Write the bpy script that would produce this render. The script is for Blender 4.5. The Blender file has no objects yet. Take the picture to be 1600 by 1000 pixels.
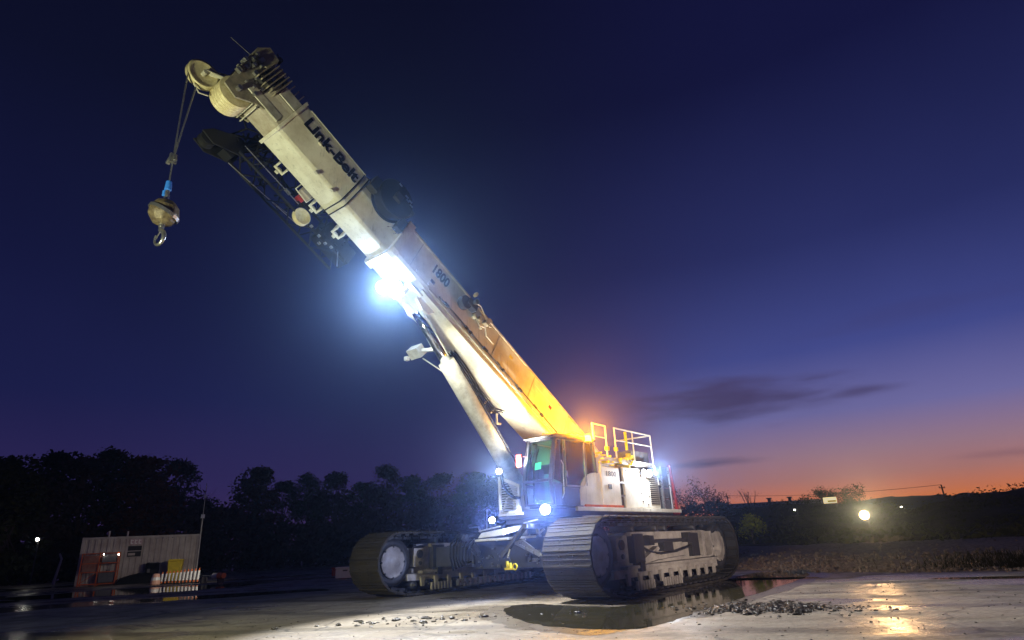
import bpy, bmesh, math, random
from mathutils import Vector, Matrix, Quaternion
random.seed(7)
R_ = math.radians
sc = bpy.context.scene
col = sc.collection
PI = math.pi

# ------------------------------------------------------------------ camera
camd = bpy.data.cameras.new('camera')
cam = bpy.data.objects.new('camera', camd); col.objects.link(cam); sc.camera = cam
T, RO = 0.35234, 0.0488
camd.sensor_width = 36.0
camd.lens = 957.5 * 36.0 / 1600.0
camd.clip_end = 3000; camd.clip_start = 0.05
F_ = Vector((0, math.cos(T), math.sin(T))); U0 = Vector((0, -math.sin(T), math.cos(T))); R0 = Vector((1, 0, 0))
RR = R0 * math.cos(RO) - U0 * math.sin(RO); UU = U0 * math.cos(RO) + R0 * math.sin(RO)
m3 = Matrix((RR, UU, -F_)).transposed()
cam.matrix_world = Matrix.Translation((0, 0, 1.05)) @ m3.to_4x4()

# ------------------------------------------------------------------ world: dusk sky
w = bpy.data.worlds.new('World'); sc.world = w; w.use_nodes = True
nt = w.node_tree; N = nt.nodes; L = nt.links
for n in list(N): N.remove(n)
def wn(t, **k):
    n = N.new(t)
    for a, b in k.items(): setattr(n, a, b)
    return n
def wmath(op, a, b=None, c=None, clamp=False):
    n = wn('ShaderNodeMath', operation=op); n.use_clamp = clamp
    for i, x in enumerate((a, b, c)):
        if x is None: continue
        if isinstance(x, (int, float)): n.inputs[i].default_value = x
        else: L.new(x, n.inputs[i])
    return n.outputs[0]
def wdot(a, v):
    n = wn('ShaderNodeVectorMath', operation='DOT_PRODUCT'); L.new(a, n.inputs[0]); n.inputs[1].default_value = v
    return n.outputs['Value']
tc = wn('ShaderNodeTexCoord'); d = tc.outputs['Generated']
sep = wn('ShaderNodeSeparateXYZ'); L.new(d, sep.inputs[0])
hz = wn('ShaderNodeVectorMath', operation='MULTIPLY'); L.new(d, hz.inputs[0]); hz.inputs[1].default_value = (1, 1, 0)
hn = wn('ShaderNodeVectorMath', operation='NORMALIZE'); L.new(hz.outputs[0], hn.inputs[0])
SUNAZ = R_(50)
ca = wdot(hn.outputs[0], (math.sin(SUNAZ), math.cos(SUNAZ), 0))
mr = wn('ShaderNodeMapRange', interpolation_type='SMOOTHSTEP'); L.new(ca, mr.inputs[0])
mr.inputs[1].default_value = .48; mr.inputs[2].default_value = 1.0
def ramp(stops, fac):
    r = wn('ShaderNodeValToRGB'); cr = r.color_ramp; cr.interpolation = 'EASE'
    cr.interpolation = 'LINEAR'
    while len(cr.elements) < len(stops): cr.elements.new(.5)
    for e, (p, c) in zip(cr.elements, stops): e.position = p
    for e, (p, c) in zip(cr.elements, stops): e.color = (*c, 1)
    L.new(fac, r.inputs[0]); return r.outputs[0]
zc = wmath('MAXIMUM', sep.outputs[2], 0.0)
warm = ramp([(0, (.85, .14, .010)), (.035, (.70, .19, .05)), (.07, (.42, .185, .16)), (.105, (.31, .185, .24)), (.16, (.150, .142, .34)),
             (.25, (.052, .066, .25)), (.40, (.021, .027, .12)), (.62, (.0065, .0075, .045)), (1, (.003, .003, .02))], zc)
cool = ramp([(0, (.048, .023, .085)), (.10, (.025, .018, .085)), (.22, (.0105, .0125, .065)), (.38, (.0065, .008, .043)), (.60, (.0035, .0045, .020)), (1, (.002, .002, .01))], zc)
mix = wn('ShaderNodeMix', data_type='RGBA'); L.new(mr.outputs[0], mix.inputs[0]); L.new(cool, mix.inputs[6]); L.new(warm, mix.inputs[7])
# thin evening clouds, held in world directions
noi = wn('ShaderNodeTexNoise'); noi.inputs['Scale'].default_value = 9; noi.inputs['Detail'].default_value = 5
mp = wn('ShaderNodeMapping'); mp.inputs['Scale'].default_value = (1, 1, 6); L.new(d, mp.inputs[0]); L.new(mp.outputs[0], noi.inputs[0])
cl = None
for az, el, wa, wb, st in ((19.2, 11.2, 9.5, 2.4, .85), (29.7, 10.5, 3.4, .6, .6), (16.5, 5.9, 5.2, .55, .75), (38, 4.6, 5, .4, .22), (34, 16, 9, 1.0, .14)):
    a, e = R_(az), R_(el)
    tv = (math.cos(a), -math.sin(a), 0); uv = (-math.sin(a) * math.sin(e), -math.cos(a) * math.sin(e), math.cos(e))
    fv = (math.sin(a) * math.cos(e), math.cos(a) * math.cos(e), math.sin(e))
    x = wmath('MULTIPLY', wdot(d, tv), 1 / math.sin(R_(wa))); y = wmath('MULTIPLY', wdot(d, uv), 1 / math.sin(R_(wb)))
    r = wmath('SQRT', wmath('ADD', wmath('MULTIPLY', x, x), wmath('MULTIPLY', y, y)))
    r = wmath('ADD', r, wmath('MULTIPLY', wmath('SUBTRACT', noi.outputs[0], .5), 1.6))
    q = wn('ShaderNodeMapRange', interpolation_type='SMOOTHSTEP'); L.new(r, q.inputs[0])
    q.inputs[1].default_value = 1.15; q.inputs[2].default_value = .1; q.inputs[3].default_value = 0; q.inputs[4].default_value = st
    front = wmath('GREATER_THAN', wdot(d, fv), 0.3)
    v = wmath('MULTIPLY', q.outputs[0], front)
    cl = v if cl is None else wmath('MAXIMUM', cl, v)
mix2 = wn('ShaderNodeMix', data_type='RGBA'); L.new(cl, mix2.inputs[0]); L.new(mix.outputs[2], mix2.inputs[6]); mix2.inputs[7].default_value = (.045, .030, .085, 1)
# uneven sky brightness, very soft
n2 = wn('ShaderNodeTexNoise'); n2.inputs['Scale'].default_value = 2.2; n2.inputs['Detail'].default_value = 3; L.new(d, n2.inputs[0])
mv = wn('ShaderNodeMix', data_type='RGBA', blend_type='MULTIPLY'); mv.inputs[0].default_value = 1
cr2 = ramp([(0.2, (.80, .80, .84)), (.8, (1.15, 1.12, 1.12))], n2.outputs[0])
L.new(mix2.outputs[2], mv.inputs[6]); L.new(cr2, mv.inputs[7])
bg = wn('ShaderNodeBackground'); L.new(mv.outputs[2], bg.inputs[0]); bg.inputs[1].default_value = 1.0
sky = wn('ShaderNodeTexSky', sky_type='NISHITA'); sky.sun_disc = False; sky.sun_elevation = R_(-4); sky.sun_rotation = SUNAZ
bg2 = wn('ShaderNodeBackground'); L.new(sky.outputs[0], bg2.inputs[0]); bg2.inputs[1].default_value = .02
ad = wn('ShaderNodeAddShader'); L.new(bg.outputs[0], ad.inputs[0]); L.new(bg2.outputs[0], ad.inputs[1])
wo = wn('ShaderNodeOutputWorld'); L.new(ad.outputs[0], wo.inputs[0])

sc.view_settings.view_transform = 'Standard'; sc.view_settings.look = 'None'; sc.view_settings.exposure = 0; sc.view_settings.gamma = 1
sc.cycles.use_denoising = True
sc.cycles.max_bounces = 6; sc.cycles.sample_clamp_indirect = 4; sc.cycles.sample_clamp_direct = 0
sc.cycles.volume_bounces = 0

def yard_light(name, kind, loc, target, power, color, size=.3, angle=60, blend=.6):
    ld = bpy.data.lights.new(name, kind); ld.energy = power; ld.color = color
    o = bpy.data.objects.new(name, ld); col.objects.link(o); o.location = loc
    if kind == 'SPOT': ld.spot_size = R_(angle); ld.spot_blend = blend
    ld.shadow_soft_size = size
    o.rotation_mode = 'QUATERNION'
    o.rotation_quaternion = (Vector(target) - Vector(loc)).to_track_quat('-Z', 'Y')
    return o
# unseen tower lights at left; the last is an added low headlight fill
yard_light('unseen_yard_light', 'SPOT', (-7.4, 3.2, 2.3), (-3.2, 10.7, 7.7), 4000, (.97, 1, .60), .25, 58, .7)
yard_light('unseen_yard_light', 'SPOT', (-9.0, 4.0, 3.2), (-4.6, 10.2, 0), 4800, (1, .96, .50), .25, 56, 1)
yard_light('unseen_yard_light', 'SPOT', (7.2, 3.0, .42), (4.2, 15.5, 1.9), 7000, (1, .86, .78), .15, 30, .8)  # added low warm light at right, brightening the near track's side

# ------------------------------------------------------------------ materials
def mat(name, base, rough=.5, metal=0., noise=0., nscale=4., base2=None, bump=0., bscale=30., spec=.5, emis=None, estr=0., coat=0.):
    m = bpy.data.materials.new(name); m.use_nodes = True; t = m.node_tree; b = t.nodes['Principled BSDF']
    b.inputs['Base Color'].default_value = (*base, 1); b.inputs['Roughness'].default_value = rough; b.inputs['Metallic'].default_value = metal
    b.inputs['Specular IOR Level'].default_value = spec; b.inputs['Coat Weight'].default_value = coat
    tcn = t.nodes.new('ShaderNodeTexCoord')
    if base2 is not None:
        n = t.nodes.new('ShaderNodeTexNoise'); n.inputs['Scale'].default_value = nscale; n.inputs['Detail'].default_value = 7; n.inputs['Roughness'].default_value = .65
        t.links.new(tcn.outputs['Object'], n.inputs[0])
        r = t.nodes.new('ShaderNodeMapRange'); r.inputs[1].default_value = .38; r.inputs[2].default_value = .72; t.links.new(n.outputs[0], r.inputs[0])
        x = t.nodes.new('ShaderNodeMix'); x.data_type = 'RGBA'; t.links.new(r.outputs[0], x.inputs[0])
        x.inputs[6].default_value = (*base, 1); x.inputs[7].default_value = (*base2, 1); t.links.new(x.outputs[2], b.inputs['Base Color'])
        rr = t.nodes.new('ShaderNodeMapRange'); t.links.new(n.outputs[0], rr.inputs[0]); rr.inputs[3].default_value = max(.05, rough - .15); rr.inputs[4].default_value = min(1, rough + .2)
        t.links.new(rr.outputs[0], b.inputs['Roughness'])
    if bump:
        n = t.nodes.new('ShaderNodeTexNoise'); n.inputs['Scale'].default_value = bscale; n.inputs['Detail'].default_value = 4
        t.links.new(tcn.outputs['Object'], n.inputs[0]); bn = t.nodes.new('ShaderNodeBump'); bn.inputs['Strength'].default_value = bump; bn.inputs['Distance'].default_value = .02
        t.links.new(n.outputs[0], bn.inputs['Height']); t.links.new(bn.outputs[0], b.inputs['Normal'])
    if emis is not None:
        b.inputs['Emission Color'].default_value = (*emis, 1); b.inputs['Emission Strength'].default_value = estr
    return m
M = {}
M['white'] = mat('cream_paint', (.66, .64, .54), .42, base2=(.44, .40, .31), nscale=1.7, bump=.06, bscale=3)
def streaks(m, amt=.6):
    t = m.node_tree; b = t.nodes['Principled BSDF']; src = b.inputs['Base Color'].links[0].from_socket; tcn = t.nodes.new('ShaderNodeTexCoord')
    mp = t.nodes.new('ShaderNodeMapping'); mp.inputs['Scale'].default_value = (7, 7, .8); t.links.new(tcn.outputs['Object'], mp.inputs[0])
    n = t.nodes.new('ShaderNodeTexNoise'); n.inputs['Scale'].default_value = 1.6; n.inputs['Detail'].default_value = 9; n.inputs['Roughness'].default_value = .7; t.links.new(mp.outputs[0], n.inputs[0])
    r = t.nodes.new('ShaderNodeMapRange'); t.links.new(n.outputs[0], r.inputs[0]); r.inputs[1].default_value = .56; r.inputs[2].default_value = .74; r.inputs[3].default_value = 1; r.inputs[4].default_value = 1 - amt
    x = t.nodes.new('ShaderNodeMix'); x.data_type = 'RGBA'; x.blend_type = 'MULTIPLY'; x.inputs[0].default_value = 1; t.links.new(src, x.inputs[6]); t.links.new(r.outputs[0], x.inputs[7]); t.links.new(x.outputs[2], b.inputs['Base Color'])
streaks(M['white'], .55)
M['white2'] = mat('grimy_cream_paint', (.52, .50, .42), .5, base2=(.27, .24, .19), nscale=5, bump=.15, bscale=14)
M['inner'] = mat('bare_boom_paint', (.42, .38, .32), .5, base2=(.27, .22, .17), nscale=6)
M['track'] = mat('muddy_track_steel', (.018, .0155, .013), .65, 0, spec=.22, base2=(.042, .034, .024), nscale=3.5, bump=.5, bscale=22)
M['frame'] = mat('track_frame_paint', (.34, .30, .25), .5, base2=(.12, .10, .085), nscale=2.4, bump=.2, bscale=12)
M['dark'] = mat('dark_steel', (.018, .018, .020), .45, 0, base2=(.04, .036, .034), nscale=9, bump=.2, bscale=25)
M['black'] = mat('black_rubber', (.007, .007, .008), .7, spec=.3, bump=.1, bscale=30)
M['grey'] = mat('grey_counterweight_paint', (.12, .12, .13), .5, base2=(.07, .07, .08), nscale=6)
M['steel'] = mat('worn_steel', (.5, .5, .5), .28, .9, base2=(.3, .29, .27), nscale=9)
M['chrome'] = mat('chrome_rod', (.85, .87, .9), .10, 1)
M['sheave'] = mat('cream_nylon', (.62, .55, .33), .45, base2=(.42, .34, .18), nscale=12)
M['rust'] = mat('rusty_ball_steel', (.15, .115, .065), .55, .2, base2=(.035, .02, .016), nscale=14, bump=.4, bscale=20)
M['blue'] = mat('blue_sleeve', (.03, .16, .62), .4)
M['red'] = mat('red_paint', (.28, .015, .012), .5, base2=(.16, .012, .01), nscale=8)
M['yellow'] = mat('yellow_paint', (.72, .55, .02), .45, base2=(.5, .38, .02), nscale=7)
M['orange'] = mat('orange_paint', (.62, .13, .03), .5, base2=(.36, .07, .03), nscale=7)
M['cabp'] = mat('cab_grey_paint', (.05, .052, .065), .4, base2=(.03, .03, .04), nscale=4)
M['decal'] = mat('black_decal', (.008, .008, .008), .45)
M['reflector'] = mat('white_band', (.8, .8, .76), .4)
M['orangeband'] = mat('orange_band', (.8, .2, .04), .4)
M['container'] = mat('container_paint', (.50, .46, .43), .6, base2=(.32, .26, .24), nscale=1.2, bump=.1, bscale=6)
M['lamp'] = mat('white_lamp_face', (.9, .9, 1), .3, emis=(.82, .88, 1), estr=60)
M['amberlens'] = mat('amber_lens', (.9, .35, .02), .3, emis=(1, .30, .012), estr=60)
M['warmlens'] = mat('warm_lamp_face', (1, .8, .5), .3, emis=(1, .60, .24), estr=14)
M['litpanel'] = mat('lit_panel', (.9, .8, .5), .4, emis=(1, .84, .45), estr=.8)
M['screen'] = mat('green_screen', (.02, .2, .08), .3, emis=(.1, .9, .4), estr=2.2)
M['smalllamp'] = mat('small_lamp_face', (1, .95, .85), .3, emis=(1, .93, .8), estr=30)
M['redlens'] = mat('red_lens', (.6, .02, .02), .3, emis=(1, .03, .03), estr=1.2)

def glass_mat():
    m = bpy.data.materials.new('tinted_glass'); m.use_nodes = True; t = m.node_tree
    for n in list(t.nodes): t.nodes.remove(n)
    o = t.nodes.new('ShaderNodeOutputMaterial'); g = t.nodes.new('ShaderNodeBsdfGlossy'); g.inputs['Roughness'].default_value = .04
    tr = t.nodes.new('ShaderNodeBsdfTransparent'); tr.inputs[0].default_value = (.72, .84, .80, 1)
    fr = t.nodes.new('ShaderNodeFresnel'); fr.inputs[0].default_value = 1.28
    mx = t.nodes.new('ShaderNodeMixShader'); t.links.new(fr.outputs[0], mx.inputs[0]); t.links.new(tr.outputs[0], mx.inputs[1]); t.links.new(g.outputs[0], mx.inputs[2])
    t.links.new(mx.outputs[0], o.inputs[0]); return m
M['glass'] = glass_mat()
def leaf_mat(name, a, b):
    m = mat(name, a, .8, base2=b, nscale=1.5, spec=.15); return m
M['leafg'] = leaf_mat('dark_green_leaves', (.035, .045, .015), (.07, .07, .02))
M['leafr'] = leaf_mat('autumn_red_leaves', (.10, .035, .018), (.16, .07, .02))
M['leafb'] = leaf_mat('brown_leaves', (.06, .04, .03), (.10, .075, .05))
M['leafy'] = leaf_mat('yellow_green_leaves', (.22, .22, .02), (.12, .13, .02))
M['drygrass'] = leaf_mat('dry_grass', (.055, .048, .022), (.03, .028, .012))
M['bark'] = mat('bark', (.10, .075, .06), .85, base2=(.06, .045, .035), nscale=8)

# ------------------------------------------------------------------ mesh builder
SPLIT = {'hydraulic_fittings': 'hydraulic_fitting', 'carrier_rollers': 'carrier_roller', 'track_rollers': 'track_roller', 'valves_and_fittings': 'fitting', 'hydraulic_hoses': 'hydraulic_hose',
         'side_fins': 'side_fin', 'top_fins': 'top_fin', 'lower_fins': 'lower_fin', 'head_cheek_plates': 'cheek_plate', 'pendant_rods': 'pendant_rod', 'jib_hangers': 'jib_hanger', 'hose_hangers': 'hose_hanger',
         'edge_ribs': 'edge_rib', 'top_lugs': 'top_lug', 'frame_brackets': 'frame_bracket', 'hose_straps': 'hose_strap', 'hose_clamps': 'hose_clamp', 'valve_cluster': 'valve', 'reel_fittings': 'reel_fitting',
         'pillar_rods': 'pillar_rod', 'ladder_rungs': 'ladder_rung', 'door_latches': 'door_latch', 'rail_brackets': 'rail_bracket', 'roof_fittings': 'roof_fitting', 'wear_plates': 'wear_plate',
         'reel_brackets': 'reel_bracket', 'pins_and_bolts': 'bolt', 'bin_wheels': 'bin_wheel', 'vent_pipes': 'vent_pipe', 'support_posts': 'support_post', 'board_marks': 'board_mark', 'wheels': 'wheel',
         'foot_blocks': 'foot_block', 'window_bars': 'window_bar', 'roof_rails': 'roof_rail', 'cylinder_pipes': 'cylinder_pipe', 'side_pipes': 'side_pipe', 'deck_edges': 'deck_edge', 'boom_foot_plates': 'foot_plate',
         'hose_bundle': 'hose', 'jib_foot_parts': 'jib_foot_part', 'tow_hooks': 'tow_hook', 'hoist_ropes': 'hoist_rope', 'jib_head_parts': 'jib_head_part', 'jack_linkage': 'jack_link', 'insulators': 'insulator', 'hooks': 'hook_peg', 'head_blocks': 'head_block', 'weld_seams': 'weld_seam', 'rivet_row': 'rivet', 'nose_arms': 'nose_arm', 'grey_tanks': 'grey_tank'}
def _top(fn):
    def g(s, *a, **k):
        if s.dep == 0: s.st.append((len(s.v), len(s.f)))
        s.dep += 1
        r = fn(s, *a, **k); s.dep -= 1; return r
    return g
class MB:
    def __init__(s): s.v = []; s.f = []; s.st = []; s.dep = 0
    def add(s, vs, fs):
        o = len(s.v); s.v += [tuple(x) for x in vs]; s.f += [tuple(i + o for i in f) for f in fs]; return s
    def hexa(s, p):   # 8 corners: 0-3 bottom loop, 4-7 top loop
        return s.add(p, [(3, 2, 1, 0), (4, 5, 6, 7), (0, 1, 5, 4), (1, 2, 6, 5), (2, 3, 7, 6), (3, 0, 4, 7)])
    def box(s, a0, a1, b0, b1, c0, c1, fn=None):
        p = [(a0, b0, c0), (a1, b0, c0), (a1, b1, c0), (a0, b1, c0), (a0, b0, c1), (a1, b0, c1), (a1, b1, c1), (a0, b1, c1)]
        if fn: p = [fn(*q) for q in p]
        return s.hexa(p)
    def obox(s, c, X, Y, Z, hx, hy, hz):
        c = Vector(c); X = Vector(X).normalized() * hx; Y = Vector(Y).normalized() * hy; Z = Vector(Z).normalized() * hz
        return s.hexa([c - X - Y - Z, c + X - Y - Z, c + X + Y - Z, c - X + Y - Z, c - X - Y + Z, c + X - Y + Z, c + X + Y + Z, c - X + Y + Z])
    def bar(s, p0, p1, wd, ht, up=(0, 0, 1)):
        p0, p1 = Vector(p0), Vector(p1); D = (p1 - p0); Y = Vector(up).cross(D)
        if Y.length < 1e-4: Y = Vector((0, 1, 0)).cross(D)
        Z = D.cross(Y); return s.obox((p0 + p1) / 2, D, Y, Z, D.length / 2, wd / 2, ht / 2)
    def prism(s, poly, lo, hi, fn):     # poly of (a,b); fn(a,b,c)
        n = len(poly); p = [fn(a, b, lo) for a, b in poly] + [fn(a, b, hi) for a, b in poly]
        return s.add(p, [tuple(range(n))[::-1], tuple(range(n, 2 * n))] + [(i, (i + 1) % n, n + (i + 1) % n, n + i) for i in range(n)])
    def cyl(s, p0, p1, r, r1=None, n=16, caps=True):
        p0, p1 = Vector(p0), Vector(p1); D = (p1 - p0).normalized(); r1 = r if r1 is None else r1
        a = D.orthogonal().normalized(); b = D.cross(a)
        vs = [p0 + (a * math.cos(2 * PI * i / n) + b * math.sin(2 * PI * i / n)) * r for i in range(n)] + \
             [p1 + (a * math.cos(2 * PI * i / n) + b * math.sin(2 * PI * i / n)) * r1 for i in range(n)]
        fs = [(i, (i + 1) % n, n + (i + 1) % n, n + i) for i in range(n)]
        if caps: fs += [tuple(range(n))[::-1], tuple(range(n, 2 * n))]
        return s.add(vs, fs)
    def lathe(s, c, axis, prof, n=28):  # prof (r, h) along axis, closed ring loop
        c = Vector(c); D = Vector(axis).normalized(); a = D.orthogonal().normalized(); b = D.cross(a); k = len(prof)
        vs = []
        for i in range(n):
            q = a * math.cos(2 * PI * i / n) + b * math.sin(2 * PI * i / n)
            vs += [c + q * r + D * h for r, h in prof]
        fs = [(i * k + j, i * k + (j + 1), ((i + 1) % n) * k + (j + 1), ((i + 1) % n) * k + j) for i in range(n) for j in range(k - 1)]
        return s.add(vs, fs)
    def tube(s, pts, r, n=8):
        pts = [Vector(p) for p in pts]
        for i in range(len(pts) - 1):
            s.cyl(pts[i], pts[i + 1], r, n=n)
            if 0 < i: s.ball(pts[i], r * 1.02, 6, 4)
        return s
    def ball(s, c, r, n=12, k=8, sz=(1, 1, 1)):
        c = Vector(c); vs = []; fs = []
        for j in range(k + 1):
            th = PI * j / k
            for i in range(n):
                ph = 2 * PI * i / n
                vs.append(c + Vector((math.sin(th) * math.cos(ph) * r * sz[0], math.sin(th) * math.sin(ph) * r * sz[1], math.cos(th) * r * sz[2])))
        for j in range(k):
            for i in range(n): fs.append((j * n + i, (j + 1) * n + i, (j + 1) * n + (i + 1) % n, j * n + (i + 1) % n))
        return s.add(vs, fs)
    def mesh(s, name, m, smooth=False):
        me = bpy.data.meshes.new(name); me.from_pydata(s.v, [], s.f); me.materials.append(M[m] if isinstance(m, str) else m)
        if smooth: me.polygons.foreach_set('use_smooth', [True] * len(me.polygons))
        me.update()
        if len(me.vertices) < 6000:
            bm = bmesh.new(); bm.from_mesh(me); bmesh.ops.recalc_face_normals(bm, faces=bm.faces); bm.to_mesh(me); bm.free()
        return me
    def build(s, name, m, parent=None, smooth=False, bevel=0., label=None):
        if name in SPLIT:
            out = None; st = s.st + [(len(s.v), len(s.f))]
            for (a, fa), (b_, fb) in zip(st, st[1:]):
                q = MB(); q.v = s.v[a:b_]; q.f = [tuple(i - a for i in f) for f in s.f[fa:fb]]
                o = q.build(SPLIT[name], m, parent, smooth, bevel, label); out = out or o
            return out
        o = bpy.data.objects.new(name, s.mesh(name, m, smooth)); col.objects.link(o)
        if parent is not None: o.parent = parent
        if bevel:
            bm = o.modifiers.new('bevel', 'BEVEL'); bm.width = bevel; bm.segments = 2; bm.limit_method = 'ANGLE'
        if smooth:
            try: o.modifiers.new('ns', 'WEIGHTED_NORMAL')
            except Exception: pass
            me = o.data
            try: me.set_sharp_from_angle(angle=R_(38))
            except Exception: pass
        if label: o['label'] = label
        return o
for _n in ('hexa', 'box', 'obox', 'bar', 'prism', 'cyl', 'lathe', 'tube', 'ball'): setattr(MB, _n, _top(getattr(MB, _n)))
def thing(name, label, cat, loc=(0, 0, 0), rz=0, group=None):
    o = bpy.data.objects.new(name, None); col.objects.link(o); o.location = loc; o.rotation_euler = (0, 0, rz)
    o['label'] = label; o['category'] = cat; o.empty_display_size = .2
    if group: o['group'] = group
    return o
def tag(o, label, cat, group=None):
    o['label'] = label; o['category'] = cat
    if group: o['group'] = group
    return o
def copy_tree(o, parent=None):
    c = o.copy(); col.objects.link(c); c.parent = parent
    for ch in o.children: copy_tree(ch, c)
    return c
def structure(o): o['kind'] = 'structure'; return o
def stuff(o): o['kind'] = 'stuff'; return o
def lamp_light(name, parent, loc, direction, power, color, kind='SPOT', angle=150, blend=.5, size=.07):
    ld = bpy.data.lights.new(name, kind); ld.energy = power; ld.color = color; ld.shadow_soft_size = size
    if kind == 'SPOT': ld.spot_size = R_(angle); ld.spot_blend = blend
    o = bpy.data.objects.new(name, ld); col.objects.link(o); o.parent = parent; o.location = loc
    o.rotation_mode = 'QUATERNION'; o.rotation_quaternion = Vector(direction).to_track_quat('-Z', 'Y'); return o

# ------------------------------------------------------------------ ground
def ground_mat():
    m = bpy.data.materials.new('wet_yard_concrete'); m.use_nodes = True; t = m.node_tree; b = t.nodes['Principled BSDF']; nd = t.nodes.new; lk = t.links.new
    tcn = nd('ShaderNodeTexCoord')
    def noise(sc_, det, scale=(1, 1, 1), rot=0, rg=.6):
        mp = nd('ShaderNodeMapping'); mp.inputs['Scale'].default_value = scale; mp.inputs['Rotation'].default_value = (0, 0, rot); lk(tcn.outputs['Object'], mp.inputs[0])
        n = nd('ShaderNodeTexNoise'); n.inputs['Scale'].default_value = sc_; n.inputs['Detail'].default_value = det; n.inputs['Roughness'].default_value = rg; lk(mp.outputs[0], n.inputs[0]); return n.outputs[0]
    def rng(x, a, b_, c, d_):
        r = nd('ShaderNodeMapRange'); r.interpolation_type = 'SMOOTHSTEP'; lk(x, r.inputs[0])
        for i, q in enumerate((a, b_, c, d_)): r.inputs[i + 1].default_value = q
        return r.outputs[0]
    puddle = rng(noise(.16, 3, (1, 1.6, 1), .5), .50, .60, 0, 1)
    stain = rng(noise(.7, 8, (1, 1, 1), 0, .7), .35, .7, 0, 1)
    streak = rng(noise(1.1, 6, (.25, 2.2, 1), -.66, .7), .4, .68, 0, 1)
    fine = noise(16, 6)
    wmp = nd('ShaderNodeMapping'); lk(tcn.outputs['Object'], wmp.inputs[0]); wdn = nd('ShaderNodeTexNoise'); wdn.inputs['Scale'].default_value = .9; lk(tcn.outputs['Object'], wdn.inputs[0])
    wad = nd('ShaderNodeVectorMath'); wad.operation = 'MULTIPLY_ADD'; lk(wdn.outputs['Color'], wad.inputs[0]); wad.inputs[1].default_value = (1.3, 1.3, 0); lk(wmp.outputs[0], wad.inputs[2])
    vor = nd('ShaderNodeTexVoronoi'); vor.feature = 'DISTANCE_TO_EDGE'; vor.inputs['Scale'].default_value = .42; lk(wad.outputs[0], vor.inputs[0])
    crack = rng(vor.outputs['Distance'], .002, .012, .45, 1)
    twr = nd('ShaderNodeMapping'); twr.inputs['Rotation'].default_value = (0, 0, .35); lk(tcn.outputs['Object'], twr.inputs[0])
    wav = nd('ShaderNodeTexWave'); wav.bands_direction = 'Y'; wav.inputs['Scale'].default_value = .13; wav.inputs['Distortion'].default_value = 5; wav.inputs['Detail'].default_value = 3; wav.inputs['Detail Scale'].default_value = .7; lk(twr.outputs[0], wav.inputs[0])
    tyre = rng(wav.outputs['Fac'], .86, .97, 1, .62); specks = rng(noise(5.5, 8, (1, 1, 1), 0, .8), .60, .74, 1, .45)
    c1 = nd('ShaderNodeMix'); c1.data_type = 'RGBA'; c1.inputs[6].default_value = (.215, .18, .135, 1); c1.inputs[7].default_value = (.07, .056, .044, 1); lk(stain, c1.inputs[0])
    c2 = nd('ShaderNodeMix'); c2.data_type = 'RGBA'; c2.inputs[7].default_value = (.27, .24, .18, 1); lk(c1.outputs[2], c2.inputs[6])
    ms = nd('ShaderNodeMath'); ms.operation = 'MULTIPLY'; ms.inputs[1].default_value = .55; lk(streak, ms.inputs[0]); lk(ms.outputs[0], c2.inputs[0])
    c3 = nd('ShaderNodeMix'); c3.data_type = 'RGBA'; c3.blend_type = 'MULTIPLY'; lk(c2.outputs[2], c3.inputs[6]); lk(rng(fine, .3, .7, .72, 1.12), c3.inputs[7]); c3.inputs[0].default_value = 1
    def vdot(v, off):
        q = nd('ShaderNodeVectorMath'); q.operation = 'DOT_PRODUCT'; lk(tcn.outputs['Object'], q.inputs[0]); q.inputs[1].default_value = v
        z = nd('ShaderNodeMath'); z.operation = 'SUBTRACT'; lk(q.outputs['Value'], z.inputs[0]); z.inputs[1].default_value = off; return z.outputs[0]
    def mth(op, a, b_=None):
        z = nd('ShaderNodeMath'); z.operation = op
        for i_, x_ in enumerate((a, b_)):
            if x_ is None: continue
            if isinstance(x_, (int, float)): z.inputs[i_].default_value = x_
            else: lk(x_, z.inputs[i_])
        return z.outputs[0]
    fx, fy = -math.sin(.668992), -math.cos(.668992); lx, ly = math.cos(.668992), -math.sin(.668992); ox, oy = .72649, 16.7444
    uu_ = vdot((fx, fy, 0), ox * fx + oy * fy); vv_ = mth('ADD', vdot((lx, ly, 0), ox * lx + oy * ly), mth('MULTIPLY', mth('SUBTRACT', noise(.25, 1), .5), 1.2))
    band = rng(mth('ABSOLUTE', mth('SUBTRACT', mth('ABSOLUTE', vv_), 2.937)), .42, .56, 1, 0)
    bar_ = rng(mth('SINE', mth('MULTIPLY', uu_, 2 * PI / .33)), -.2, .6, 0, 1)
    cleat = rng(mth('MULTIPLY', mth('MULTIPLY', band, bar_), rng(noise(.8, 4), .42, .6, 0, 1)), 0, 1, 1, .62)
    pm0 = nd('ShaderNodeMath'); pm0.operation = 'MULTIPLY'; lk(crack, pm0.inputs[0]); lk(cleat, pm0.inputs[1]); crack = pm0.outputs[0]
    pm = nd('ShaderNodeMath'); pm.operation = 'MULTIPLY'; lk(crack, pm.inputs[0]); lk(tyre, pm.inputs[1])
    pm2 = nd('ShaderNodeMath'); pm2.operation = 'MULTIPLY'; lk(pm.outputs[0], pm2.inputs[0]); lk(specks, pm2.inputs[1])
    c4 = nd('ShaderNodeMix'); c4.data_type = 'RGBA'; c4.blend_type = 'MULTIPLY'; c4.inputs[0].default_value = 1; lk(c3.outputs[2], c4.inputs[6]); lk(pm2.outputs[0], c4.inputs[7])
    lk(c4.outputs[2], b.inputs['Base Color'])
    ro = nd('ShaderNodeMix'); ro.data_type = 'FLOAT'; lk(puddle, ro.inputs[0]); lk(rng(stain, 0, 1, .36, .66), ro.inputs[2]); ro.inputs[3].default_value = .13
    lk(ro.outputs[0], b.inputs['Roughness']); b.inputs['Specular IOR Level'].default_value = .55
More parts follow.
